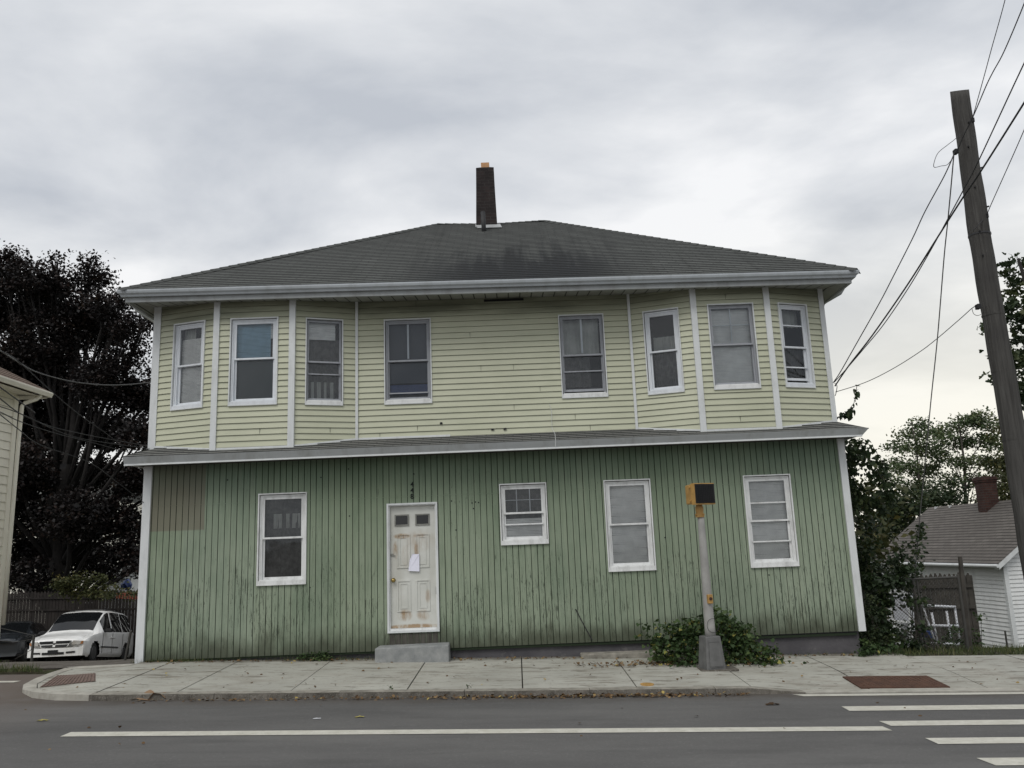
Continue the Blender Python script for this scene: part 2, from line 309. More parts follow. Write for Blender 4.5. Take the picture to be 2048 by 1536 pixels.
M_['beech'] = leafmat('copper_leaf', [(0, (.009, .009, .009)), (.6, (.017, .014, .014)), (.92, (.034, .022, .018)), (1, (.045, .034, .02))], .5, .12)
M_['bgleaf'] = leafmat('mid_green_leaf', [(0, (.05, .075, .034)), (.5, (.08, .115, .05)), (.85, (.13, .155, .07)), (1, (.18, .17, .07))])
M_['darkleaf'] = leafmat('dark_green_leaf', [(0, (.018, .030, .014)), (.6, (.032, .050, .022)), (1, (.075, .085, .03))])
M_['olive'] = leafmat('olive_leaf', [(0, (.035, .042, .016)), (.6, (.06, .068, .024)), (1, (.13, .11, .035))])
M_['vine'] = leafmat('bindweed_leaf', [(0, (.026, .048, .017)), (.5, (.050, .085, .030)), (.86, (.10, .14, .048)), (.95, (.26, .25, .06)), (1, (.34, .30, .10))])
M_['bigleaf'] = leafmat('heart_leaf', [(0, (.014, .024, .012)), (.7, (.03, .05, .02)), (1, (.07, .09, .035))])
M_['weed'] = leafmat('weed_blade', [(0, (.04, .06, .02)), (.6, (.07, .095, .032)), (1, (.17, .16, .07))])
M_['dead'] = leafmat('dead_leaf', [(0, (.06, .035, .018)), (.5, (.14, .085, .04)), (.9, (.24, .16, .08)), (1, (.42, .33, .10))], .8, .1)
M_['bark'] = simple('dark_bark', (.016, .014, .013), .95, .3, 8, bump=.01)
M_['greybark'] = simple('grey_bark', (.07, .062, .052), .95, .3, 8)
# ------------------------------------------------------------------ mesh helpers
class MB:
    def __init__(s): s.v = []; s.f = []; s.mi = []; s.uv = []
    def face(s, pts, mi=0, uv=None):
        b = len(s.v); s.v += [tuple(p) for p in pts]; s.f.append(tuple(range(b, b+len(pts)))); s.mi.append(mi)
        s.uv += list(uv) if uv else [(0, 0)]*len(pts)
    def hexa(s, p, mi=0):   # 8 corners: bottom 0-3 ccw, top 4-7
        for q in ((3, 2, 1, 0), (4, 5, 6, 7), (0, 1, 5, 4), (1, 2, 6, 5), (2, 3, 7, 6), (3, 0, 4, 7)): s.face([p[i] for i in q], mi)
    def box(s, x0, x1, y0, y1, z0, z1, mi=0, T=None):
        p = [Vector(q) for q in ((x0, y0, z0), (x1, y0, z0), (x1, y1, z0), (x0, y1, z0), (x0, y0, z1), (x1, y0, z1), (x1, y1, z1), (x0, y1, z1))]
        if T is not None: p = [T @ q if isinstance(T, Matrix) else T(q) for q in p]
        s.hexa(p, mi)
    def tube(s, pts, rad, n=8, mi=0, caps=True):
        pts = [Vector(p) for p in pts]
        if not isinstance(rad, (list, tuple)): rad = [rad]*len(pts)
        rings = []; prev = None
        for i, p in enumerate(pts):
            t = (pts[min(i+1, len(pts)-1)]-pts[max(i-1, 0)]).normalized()
            a = t.orthogonal().normalized() if prev is None else (prev-t*prev.dot(t)).normalized()
            prev = a; b = t.cross(a)
            rings.append([p+(a*math.cos(2*math.pi*k/n)+b*math.sin(2*math.pi*k/n))*rad[i] for k in range(n)])
        b0 = len(s.v)
        for r_ in rings: s.v += [tuple(q) for q in r_]
        for i in range(len(pts)-1):
            for k in range(n):
                a, b = b0+i*n+k, b0+i*n+(k+1) % n
                s.f.append((a, b, b+n, a+n)); s.mi.append(mi)
                s.uv += [(k/n, i), ((k+1)/n, i), ((k+1)/n, i+1), (k/n, i+1)]
        if caps:
            s.f.append(tuple(b0+k for k in reversed(range(n)))); s.mi.append(mi); s.uv += [(0, 0)]*n
            e0 = b0+(len(pts)-1)*n; s.f.append(tuple(e0+k for k in range(n))); s.mi.append(mi); s.uv += [(0, 0)]*n
    def build(s, name, mats, parent=None, smooth=False, bevel=0, kind=None):
        me = bpy.data.meshes.new(name); me.from_pydata(s.v, [], s.f)
        if not isinstance(mats, (list, tuple)): mats = [mats]
        for q in mats: me.materials.append(M_[q] if isinstance(q, str) else q)
        me.polygons.foreach_set('material_index', s.mi)
        if smooth: me.polygons.foreach_set('use_smooth', [True]*len(s.f))
        ul = me.uv_layers.new(name='UVMap'); ul.data.foreach_set('uv', [c_ for q in s.uv for c_ in q])
        me.update(); o = bpy.data.objects.new(name, me); COL.objects.link(o)
        if parent: o.parent = parent
        if bevel:
            # merge duplicated corners so that the bevel has shared edges to work on
            import bmesh
            bm = bmesh.new(); bm.from_mesh(me); bmesh.ops.remove_doubles(bm, verts=bm.verts, dist=1e-5); bm.to_mesh(me); bm.free()
            md = o.modifiers.new('bevel', 'BEVEL'); md.width = bevel; md.segments = 2; md.limit_method = 'ANGLE'
        if kind: o['kind'] = kind
        return o
def tag(o, label, cat, group=None, kind=None):
    o['label'] = label; o['category'] = cat
    if group: o['group'] = group
    if kind: o['kind'] = kind
    return o
def empty(name, loc=(0, 0, 0), label=None, cat=None, group=None):
    o = bpy.data.objects.new(name, None); COL.objects.link(o); o.location = loc; o.empty_display_size = .2
    if label: tag(o, label, cat, group)
    return o
def reloc(root, loc):
    """move an Empty built at the origin frame so it sits at its thing's base, parts keep their place"""
    root.location = loc; root_m = Matrix.Translation(loc).inverted()
    for ch in root.children: ch.matrix_parent_inverse = root_m
# ------------------------------------------------------------------ ground
def ZB(x): return .08-.0268*max(-60, min(60, x))
KH = .07
def hk(x): return KH if x < 2.95 else (.012 if x > 3.65 else KH-(KH-.012)*(x-2.95)/.7)
def ss(t): t = max(0, min(1, t)); return t*t*(3-2*t)
def dip(x): return .05*ss((-5.95-x)/.9)
def zwalk(x, y): return ZB(x)-dip(x)*ss((y-11.2)/1.0)-.031*(14-y)-(KH-hk(x))*ss((12.7-y)/1.4)
def zroad(x, y):
    g = ZB(x)-.154
    return g+.018*(11.3-y) if y < 11.3 else g+(.028 if x < -7.1 else -.03)*(y-11.3)
def terr(x, y):
    return ZB(x)-dip(x)-.02-(.109+.017*ss((-7-x)/3))*ss((y-13.6)/2)*min(max(0, y-14), 20)-(.03*(min(y, 70)-34) if y > 34 else 0)
def grid(mb, xs, ys, zf, mi=0):
    b = len(mb.v); nx = len(xs)
    for y in ys:
        for x in xs: mb.v.append((x, y, zf(x, y)))
    for j in range(len(ys)-1):
        for i in range(nx-1):
            a = b+j*nx+i; mb.f.append((a, a+1, a+nx+1, a+nx)); mb.mi.append(mi); mb.uv += [(xs[i], ys[j]), (xs[i+1], ys[j]), (xs[i+1], ys[j+1]), (xs[i], ys[j+1])]
def lin(a, b, n): return [a+(b-a)*i/n for i in range(n+1)]
mb = MB(); grid(mb, [-300, -120, -60]+lin(-50, 60, 22)[0:]+[120, 300], [-200, -60, -20, -8, -2, 2, 6, 9, 10, 10.8, 11.3], zroad); 
grid(mb, [-60, -40, -25, -15, -10, -7.25, -5.5], [11.3, 12.2, 13.35], zroad)
road = mb.build('road', 'asphalt', kind='structure')
# terrain behind the pavement
def terrn(x, y):
    if x > -7.27 and y < (14.05 if x < 5.6 else 13.7): return ZB(x)-.35
    if x <= -7.27 and y < 13.5: return zroad(x, min(y, 13.3))-.03
    return terr(x, y)+(.05*mnoise.noise((x*.8, y*.8, 0)) if y > 14.5 else 0)
mb = MB(); grid(mb, [-300, -150, -80, -50, -30]+sorted(lin(-24, 26, 50)+[-7.3, -7.24, 5.58, 5.62])+[35, 50, 80, 150, 300], [13.2, 13.45, 13.55, 13.69, 13.72, 14.04, 14.06, 14.5]+lin(15, 34, 19)+[38, 45, 55, 70, 120, 200, 500, 900], terrn)
mb.build('ground', 'soil', kind='structure')
mb = MB(); grid(mb, lin(-17.5, -6.3, 10), [13.70, 13.9, 14.3]+lin(15, 31, 16), lambda x, y: terr(x, y)+.012+.045*ss((y-13.8)/1.5)+.02*ss((y-14)/2)*mnoise.noise((x, y, 3)))
mb.build('gravel_lot', 'gravel', kind='structure')
# sidewalk: slabs with open joints
joints = [-5.62, -4.55, -3.05, -1.52, 0.0, 1.50, 3.0, 4.55, 6.1, 7.65, 9.2, 10.8, 12.4, 14, 15.6, 17.2, 18.8, 20.4, 22, 23.6, 25.2, 26.8, 28.4, 30]
mb = MB(); base = MB()
grid(base, lin(-5.8, 30, 50), [11.42, 12.1, 12.7, 13.3, 14.05], lambda x, y: zwalk(x, y)-.03)
base.build('sidewalk_bed', 'joint', kind='structure')
for i in range(len(joints)-1):
    a, b = joints[i]+.009, joints[i+1]-.009; dz = random.uniform(-.004, .004)
    grid(mb, lin(a, b, 8), lin(11.46, 14.03 if a < 5.6 else 13.75, 8), lambda x, y: zwalk(x, y)+dz)
    for xx, sgn in ((a, 1), (b, -1)):
        for y0, y1 in zip(lin(11.46, 14.03, 4), lin(11.46, 14.03, 4)[1:]):
            mb.face([(xx, y0, zwalk(xx, y0)+dz), (xx, y0, zwalk(xx, y0)-.06), (xx, y1, zwalk(xx, y1)-.06), (xx, y1, zwalk(xx, y1)+dz)])
# left corner piece: curved
arc = [(-5.63, 11.47), (-6.05, 11.56), (-6.42, 11.76), (-6.72, 12.05), (-6.92, 12.4), (-7.02, 12.85), (-7.06, 13.3), (-7.06, 13.62)]
cz = lambda x, y: zwalk(x, y)
cx, cy = -5.63, 13.62
prev = arc
for lv in range(6):
    t0, t1 = lv/6, (lv+1)/6
    A = [(cx+(p[0]-cx)*(1-t0), cy+(p[1]-cy)*(1-t0)) for p in arc]; B = [(cx+(p[0]-cx)*(1-t1), cy+(p[1]-cy)*(1-t1)) for p in arc]
    for k in range(len(arc)-1):
        q = [A[k], B[k], B[k+1], A[k+1]]; mb.face([(px_, py_, cz(px_, py_)) for px_, py_ in q])
grid(mb, lin(-6.15, -5.62, 2), [13.62, 13.95], zwalk)
mb.build('sidewalk', 'walk', kind='structure')
# kerb
mb = MB()
xs_ = lin(-5.63, 3.65, 40)
for i, (a, b) in enumerate(zip(xs_, xs_[1:])):
    gap = .006 if i % 7 == 0 else 0; jig = .006*math.sin(i*2.1)
    za, zb_ = zwalk(a, 11.3), zwalk(b, 11.3)
    p = [(a+gap, 11.27+jig, zroad(a, 11.3)-.15), (b, 11.27+jig, zroad(b, 11.3)-.15), (b, 11.455, zroad(b, 11.3)-.15), (a+gap, 11.455, zroad(a, 11.3)-.15),
         (a+gap, 11.30+jig, za+.003), (b, 11.30+jig, zb_+.003), (b, 11.455, zwalk(b, 11.455)+.003), (a+gap, 11.455, zwalk(a, 11.455)+.003)]
    mb.hexa(p); mb.mi[-5] = 1
mb.build('kerb', ['kerb', 'kerbtop'], kind='structure')
mb = MB()
def off(p, q, r_, d):   # outward offset of arc point
    t = Vector((r_[0]-p[0], r_[1]-p[1])).normalized(); return (q[0]-t.y*(-d) if False else q[0]+(-t.y)*(-d)*(-1)*-1, q[1])
ex = [(-5.63, 11.30)]; 
outer = [(-5.63, 11.30), (-6.12, 11.38), (-6.54, 11.62), (-6.88, 11.96), (-7.09, 12.34), (-7.2, 12.82), (-7.24, 13.3), (-7.24, 13.78)]
inner = [(-5.63, 11.455), (-6.05, 11.54), (-6.43, 11.75), (-6.73, 12.04), (-6.93, 12.4), (-7.03, 12.85), (-7.07, 13.3), (-7.07, 13.63)]
for k in range(7):
    q = [outer[k], inner[k], inner[k+1], outer[k+1]]
    mb.hexa([(x, y, zroad(x, y)-.1) for x, y in q][::-1]+[(x, y, zwalk(x, y)+.004) for x, y in q][::-1])
q = [(-7.24, 13.78), (-7.07, 13.63), (-6.15, 13.63), (-6.15, 13.78)]
mb.hexa([(x, y, zwalk(x, y)-.2) for x, y in q][::-1]+[(x, y, zwalk(x, y)+.008) for x, y in q][::-1])
xs_ = lin(3.65, 30, 26)
for a, b in zip(xs_, xs_[1:]):
    mb.hexa([(a, 11.28, zroad(a, 11.3)-.15), (b, 11.28, zroad(b, 11.3)-.15), (b, 11.455, zroad(b, 11.3)-.15), (a, 11.455, zroad(a, 11.3)-.15),
             (a, 11.28, zwalk(a, 11.28)+.004), (b, 11.28, zwalk(b, 11.28)+.004), (b, 11.455, zwalk(b, 11.455)+.004), (a, 11.455, zwalk(a, 11.455)+.004)])
mb.build('kerb_ramp', 'kerbpale', kind='structure')
# tactile panels
mb = MB()
q = [(-6.72, 12.12), (-6.02, 12.02), (-6.10, 13.02), (-6.86, 13.05)]
q = [(-6.72, 12.10), (-6.02, 12.25), (-6.42, 13.05), (-6.98, 13.02)]
mb.face([(x, y, zwalk(x, y)+.008) for x, y in q])
for i in range(14):
    t0 = (i+.15)/14; t1 = (i+.6)/14
    L = lambda t: [(q[0][0]*(1-t)+q[1][0]*t, q[0][1]*(1-t)+q[1][1]*t), (q[3][0]*(1-t)+q[2][0]*t, q[3][1]*(1-t)+q[2][1]*t)]
    a, b = L(t0); c_, d = L(t1); pp = [a, c_, d, b]
    mb.hexa([(x, y, zwalk(x, y)+.009) for x, y in pp]+[(x, y, zwalk(x, y)+.017) for x, y in pp])
tag(mb.build('tactile_panel', 'rustpale'), 'faded brown ribbed tactile panel on the rounded sidewalk corner', 'tactile panel', 'tactile paving panels')
mb = MB(); q = [(4.47, 11.0+.48), (5.55, 11.48), (5.55, 12.2), (4.47, 12.2)]
a0, a1, b0, b1 = 4.45, 5.62, 11.5, 12.12
mb.hexa([(x, y, zwalk(x, y)-.01) for x, y in ((a0, b0), (a1, b0), (a1, b1), (a0, b1))]+[(x, y, zwalk(x, y)+.014) for x, y in ((a0, b0), (a1, b0), (a1, b1), (a0, b1))])
for i in range(18):
    for j in range(10):
        x, y = a0+.035+(a1-a0-.07)*i/17, b0+.03+(b1-b0-.06)*j/9; z = zwalk(x, y)+.013; s_ = .012
        mb.hexa([(x-s_, y-s_, z), (x+s_, y-s_, z), (x+s_, y+s_, z), (x-s_, y+s_, z), (x-s_*.6, y-s_*.6, z+.006), (x+s_*.6, y-s_*.6, z+.006), (x+s_*.6, y+s_*.6, z+.006), (x-s_*.6, y+s_*.6, z+.006)])
tag(mb.build('tactile_panel', 'rust'), 'rust red iron tactile panel set in the kerb ramp beside the crosswalk', 'tactile panel', 'tactile paving panels')
# markings
def marking(name, q):
    mb = MB(); n = 12
    for i in range(n):
        t0, t1 = i/n, (i+1)/n
        f_ = lambda t, a, b: (q[a][0]*(1-t)+q[b][0]*t, q[a][1]*(1-t)+q[b][1]*t)
        pp = [f_(t0, 0, 1), f_(t1, 0, 1), f_(t1, 3, 2), f_(t0, 3, 2)]
        mb.face([(x, y, zroad(x, y)+.005) for x, y in pp])
    o = mb.build(name, 'paint', road); return o
def onroad(px, py):
    d = ray(px, py); lo, hi = 3.0, 16.0
    for _ in range(40):
        Y = (lo+hi)/2; p = at(px, py, Y)
        if p.z > zroad(p.x, Y): lo = Y
        else: hi = Y
    return (p.x, Y)
a = onroad(120, 1474); b = onroad(1785, 1462); c_ = onroad(1765, 1453.5); d = onroad(142, 1465)
marking('lane_line', [a, b, c_, d])
for (x0, y0), (x1, y1) in (((1683, 1413.5), (1699, 1422.5)), ((1758, 1443), (1782, 1452.5)), ((1850, 1477), (1877, 1489)), ((1953, 1517), (1992, 1532))):
    A, B = onroad(x0, y0), onroad(x1, y1); marking('crosswalk_stripe', [B, (12, B[1]-.0), (12, A[1]), A])
marking('crosswalk_stripe', [(3.55, 11.06), (12, 11.06), (12, 11.22), (3.45, 11.22)])
marking('edge_line', [(-12, 12.68), (-7.42, 12.66), (-7.38, 12.78), (-12, 12.80)])
# small round access cap in the sidewalk
mb = MB(); x, y = onroad(1286, 1369); x, y = 1.66, 11.62
ring = [(x+.09*math.cos(k*math.pi/8), y+.09*math.sin(k*math.pi/8)) for k in range(16)]
mb.face([(u, v, zwalk(u, v)+.012) for u, v in ring])
for k in range(16):
    p, q = ring[k], ring[(k+1) % 16]; mb.face([(p[0], p[1], zwalk(*p)-.01), (q[0], q[1], zwalk(*q)-.01), (q[0], q[1], zwalk(*q)+.012), (p[0], p[1], zwalk(*p)+.012)])
tag(mb.build('access_plate', 'amber'), 'small round yellow access plate set in the sidewalk by the kerb', 'access plate')
# ------------------------------------------------------------------ house
class Frame:
    def __init__(s, p0, p1): s.o = Vector((*p0, 0)); d = Vector((*p1, 0))-s.o; s.L = d.length; s.t = d/s.L; s.n = Vector((s.t.y, -s.t.x, 0))
    def p(s, u, z, d=0): q = s.o+s.t*u+s.n*d; return (q.x, q.y, z)
    def hit(s, px, py):
        d = ray(px, py); t = s.n.dot(s.o)/(s.n.dot(Vector((d.x, d.y, 0)))); P = d*t
        return (P-s.o).dot(s.t), P.z+EYE
def fbox(mb, F, u0, u1, z0, z1, d0, d1, mi=0):
    mb.hexa([F.p(u0, z0, d1), F.p(u1, z0, d1), F.p(u1, z0, d0), F.p(u0, z0, d0), F.p(u0, z1, d1), F.p(u1, z1, d1), F.p(u1, z1, d0), F.p(u0, z1, d0)], mi)
def fring(mb, F, u0, u1, z0, z1, w, d0, d1, mi=0, wb=None, wt=None):
    wb = w if wb is None else wb; wt = w if wt is None else wt
    fbox(mb, F, u0, u0+w, z0, z1, d0, d1, mi); fbox(mb, F, u1-w, u1, z0, z1, d0, d1, mi)
    fbox(mb, F, u0+w, u1-w, z0, z0+wb, d0, d1, mi); fbox(mb, F, u0+w, u1-w, z1-wt, z1, d0, d1, mi)
def open_spans(u0, u1, holes, za, zb):
    mid = (za+zb)/2; sp = [(u0, u1)]
    for h in holes:
        if h[2] < mid < h[3]:
            nsp = []
            for a, b in sp:
                if h[1] <= a or h[0] >= b: nsp.append((a, b)); continue
                if h[0] > a: nsp.append((a, h[0]))
                if h[1] < b: nsp.append((h[1], b))
            sp = nsp
    return sp
def lap(mb, F, u0, u1, z0, z1, holes=(), ex=.1016, dep=.019, ph=0, mi=0, top=None):
    k = math.floor((z0-ph)/ex); z = ph+k*ex
    while z < z1-1e-4:
        za, zb = max(z, z0), min(z+ex, z1)
        cuts = sorted({za, zb, *[h[j] for h in holes for j in (2, 3) if za < h[j] < zb]})
        o = lambda q: dep*(1-(q-z)/ex)
        for a, b in zip(cuts, cuts[1:]):
            for s0, s1 in open_spans(u0, u1, holes, a, b):
                mb.face([F.p(s0, a, o(a)), F.p(s1, a, o(a)), F.p(s1, b, o(b)), F.p(s0, b, o(b))], mi)
                if a == z: mb.face([F.p(s0, a, 0), F.p(s1, a, 0), F.p(s1, a, dep), F.p(s0, a, dep)], mi+1)
        z += ex
house = empty('two_storey_house', (0, 14, 0), 'long two storey house with pale yellow upper siding over green boards, dark hip roof', 'house')
HI = Matrix.Translation((0, 14, 0)).inverted()
def hp(mb, name, mats, parent=None, **k):
    o = mb.build(name, mats, parent or house, **k)
    if parent is None: o.matrix_parent_inverse = HI
    return o
def copychild(o): return o
XL, XR = -6.19, 5.533
G = Frame((XL, 14), (XR, 14))
lowwin = [(-4.31, -3.495, 1.363, 2.87), (-.2675, .5266, 1.867, 2.88), (1.4857, 2.2729, 1.372, 2.876), (3.830, 4.6256, 1.349, 2.866)]
door = (-2.159, -1.312, .534, 2.6226)
gh = [(a-XL+.012, b-XL-.012, c+.012, d-.012) for a, b, c, d in lowwin+[door]]
# green grooved boards
mb = MB(); zb0, zt0 = .262, 3.44
zc = sorted({zb0, zt0, *[h[j] for h in gh for j in (2, 3)]})
def zbot(u): return .247+.04*u/11.7
nb = 115; sp_ = (G.L)/nb; gd = .012
gj = [random.uniform(-.003, .003) for _ in range(nb+1)]; gj[0] = gj[-1] = 0; gws = [random.uniform(.009, .0125) for _ in range(nb)]
for za, zb in zip(zc, zc[1:]):
    for s0, s1 in open_spans(0, G.L, gh, za, zb):
        for i in range(nb):
            for (a, b, gm) in ((i*sp_+gj[i], (i+1)*sp_+gj[i+1]-gws[i], 0), ((i+1)*sp_+gj[i+1]-gws[i], (i+1)*sp_+gj[i+1], 1)):
                a2, b2 = max(a, s0), min(b, s1)
                if b2-a2 < 1e-4: continue
                z0a, z0b = (zbot(a2), zbot(b2)) if za == zb0 else (za, za)
                if gm == 0: mb.face([G.p(a2, z0a), G.p(b2, z0b), G.p(b2, zb), G.p(a2, zb)], 0)
                else:
                    mb.face([G.p(a2, z0a, -gd), G.p(b2, z0b, -gd), G.p(b2, zb, -gd), G.p(a2, zb, -gd)], 1)
                    if a2 == a: mb.face([G.p(a, z0a, 0), G.p(a, z0a, -gd), G.p(a, zb, -gd), G.p(a, zb, 0)], 1)
                    if b2 == b: mb.face([G.p(b, z0a, -gd), G.p(b, z0a, 0), G.p(b, zb, 0), G.p(b, zb, -gd)], 1)
fbox(mb, G, .08, G.L-.08, .225, .262, -.05, -.013, 1)
hp(mb, 'lower_wall', ['green', 'groove'])
mb = MB()      # horizontal flashing between the board sheets, broken at the openings
for s0, s1 in open_spans(.1, G.L-.1, gh, 2.72, 2.74): fbox(mb, G, s0, s1, 2.728-.0, 2.734, -.013, .004)
hp(mb, 'seam_flashing', M_['green'])
# dark boards under the door
mb = MB()
for i in range(8):
    a = door[0]-XL+.03+i*.1; fbox(mb, G, a, a+.088, .31, .518, -.01, .006)
m = NT('bare_grey_board'); m.done(m.mix(m.rng(m.noise(6, m.vec((3, 3, .5)), 7), .3, .7), (.045, .042, .034), (.10, .095, .08)), .9); M_['bare'] = m.m
hp(mb, 'threshold_board', 'bare')
# foundation
mb = MB(); mb.box(XL+.03, XR-.03, 14.06, 22.6, -2.2, .30); hp(mb, 'foundation', 'found')
mb = MB(); mb.box(.95, 3.2, 13.80, 14.058, -.3, .115); hp(mb, 'footing_ledge', 'kerbtop', bevel=.02)
# side and rear walls below
mb = MB(); FR = Frame((XR, 14.115), (XR, 22.6)); FLs = Frame((XL, 22.6), (XL, 14.115)); FB = Frame((XR, 22.6), (XL, 22.6))
for F in (FR, FLs, FB): lap(mb, F, 0, F.L, .29, 6.3, ex=.12, dep=.012)
hp(mb, 'side_wall', ['yellow', 'gap'])
# corner boards
mb = MB(); mb.box(XL-.06, XL+.075, 13.965, 14.10, .16, 3.46); hp(mb, 'corner_board', 'trim')
mb = MB(); mb.box(XR-.055, XR+.06, 13.965, 14.10, .285, 3.46); hp(mb, 'corner_board', 'trim')
# upper walls
YM, YB = 14.12, 13.75
def X_at(px, py, Y): return at(px, py, Y).x
P = [(-6.20, YM), (X_at(431, 750, YB), YB), (X_at(584, 750, YB), YB), (X_at(714, 750, YM), YM), (X_at(1264, 720, YM), YM), (X_at(1395, 720, YB), YB), (X_at(1543, 710, YB), YB), (5.53, YM)]
UF = [Frame(P[i], P[i+1]) for i in range(7)]
UQ = {0: [[(350.8, 648.3), (413.3, 641.3), (405.8, 815.8), (341.8, 822)]], 1: [[(463, 636.8), (558, 635), (554.3, 810), (455.5, 812.5)]],
      2: [[(611.8, 635.8), (687, 640), (685, 811.3), (608.8, 810.8)]], 3: [[(767.9, 639.5), (861.4, 637), (865.2, 806.3), (769.2, 810.6)], [(1115.8, 630.3), (1206, 627.8), (1216.6, 793.9), (1124, 797.7)]],
      4: [[(1285.2, 623.6), (1356.9, 615.1), (1369.5, 783.9), (1296.5, 791.3)]], 5: [[(1411.7, 609.3), (1504.5, 605.9), (1522.2, 776.5), (1428.9, 780.7)]],
      6: [[(1552.5, 605.9), (1609.5, 609.1), (1631.1, 776.5), (1571.3, 775.5)]]}
UR = {}
for k, qs in UQ.items():
    UR[k] = []
    for q in qs:
        h = [UF[k].hit(*s_) for s_ in q]
        UR[k].append(((h[0][0]+h[3][0])/2, (h[1][0]+h[2][0])/2, (h[2][1]+h[3][1])/2, (h[0][1]+h[1][1])/2))
ZPW = 3.56
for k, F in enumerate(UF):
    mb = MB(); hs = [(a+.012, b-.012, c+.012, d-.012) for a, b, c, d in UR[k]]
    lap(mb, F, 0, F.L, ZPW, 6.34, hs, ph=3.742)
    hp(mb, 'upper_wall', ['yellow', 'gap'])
def pent_z(y): return 3.52+(y-13.5)*.355
# trims at the bay corners
def post(x, y, w, dpt, z0, z1, name='corner_board', ang=0):
    mb = MB(); T = Matrix.Translation((x, y, 0)) @ Matrix.Rotation(ang, 4, 'Z')
    mb.box(-w/2, w/2, -dpt, dpt, z0, z1, T=T); return hp(mb, name, 'trim')
post(P[0][0]+.01, YM-.005, .125, .045, 3.62, 6.3); post(P[7][0]-.01, YM-.005, .085, .04, 3.62, 6.26)
for i, w in ((1, .10), (2, .105), (5, .10), (6, .10)): post(P[i][0], P[i][1]-.005, w, .035, 3.58, 6.3)
for i in (3, 4): post(P[i][0], P[i][1]-.012, .045, .028, 3.7, 6.3, 'inner_corner_strip')
# starter strip where the upper wall meets the pent roof
for F in UF:
    mb = MB(); n = 6
    for j in range(n):
        u0, u1 = F.L*j/n, F.L*(j+1)/n
        if F is UF[3] and j >= 2: continue
        A, B = F.p(u0, 0, .022), F.p(u1, 0, .022); A0, B0 = F.p(u0, 0, 0), F.p(u1, 0, 0); za, zb = pent_z(A[1]), pent_z(B[1])
        mb.hexa([(A[0], A[1], za), (B[0], B[1], zb), (B0[0], B0[1], zb), (A0[0], A0[1], za), (A[0], A[1], za+.035), (B[0], B[1], zb+.035), (B0[0], B0[1], zb+.035), (A0[0], A0[1], za+.035)])
    hp(mb, 'starter_strip', 'trim')
# small wall holes and vent slot
mb = MB(); a = UF[3].hit(968, 602); b = UF[3].hit(1047, 599); fbox(mb, UF[3], a[0], b[0], (a[1]+b[1])/2-.02, (a[1]+b[1])/2+.02, .012, .022); hp(mb, 'vent_slot', 'black')
for px, py in ((882, 846.5), (986, 859.5), (1010, 858.5)):
    u, z = UF[3].hit(px, py); mb = MB()
    for _ in range(4): du, dz = random.uniform(-.02, .02), random.uniform(-.012, .012); fbox(mb, UF[3], u+du-.015, u+du+.015, z+dz-.012, z+dz+.012, .01, .024+random.random()*.01)
    hp(mb, 'wall_patch', 'black')
for (fi, px, py) in ((3, 1027, 738), (3, 835, 855), (3, 1028, 811), (3, 1150, 828), (3, 832, 608), (3, 962, 738), (3, 940, 668), (3, 1080, 775), (1, 520, 860), (5, 1480, 835), (5, 1450, 590), (2, 660, 860), (3, 760, 870), (3, 1180, 850)):
    u, z = UF[fi].hit(px, py); k = math.floor((z-3.742)/.1016); z = 3.742+k*.1016; mb = MB(); fbox(mb, UF[fi], u-.002, u+.002, z+.002, z+.099, .004, .0205-.002)
    hp(mb, 'lap_joint', 'gap')
for px, py in ((699, 1032), (697, 938), (642, 955), (828, 948), (903, 1002), (944, 1006), (951, 1004), (957, 1005), (947, 1017), (912, 1060), (1538, 1150), (455, 960), (1330, 1075), (620, 1175)):
    u, z = G.hit(px, py); mb = MB(); mb.tube([G.p(u, z, -.004), G.p(u, z, .006)], .012, 7); hp(mb, 'nail_head', 'black')
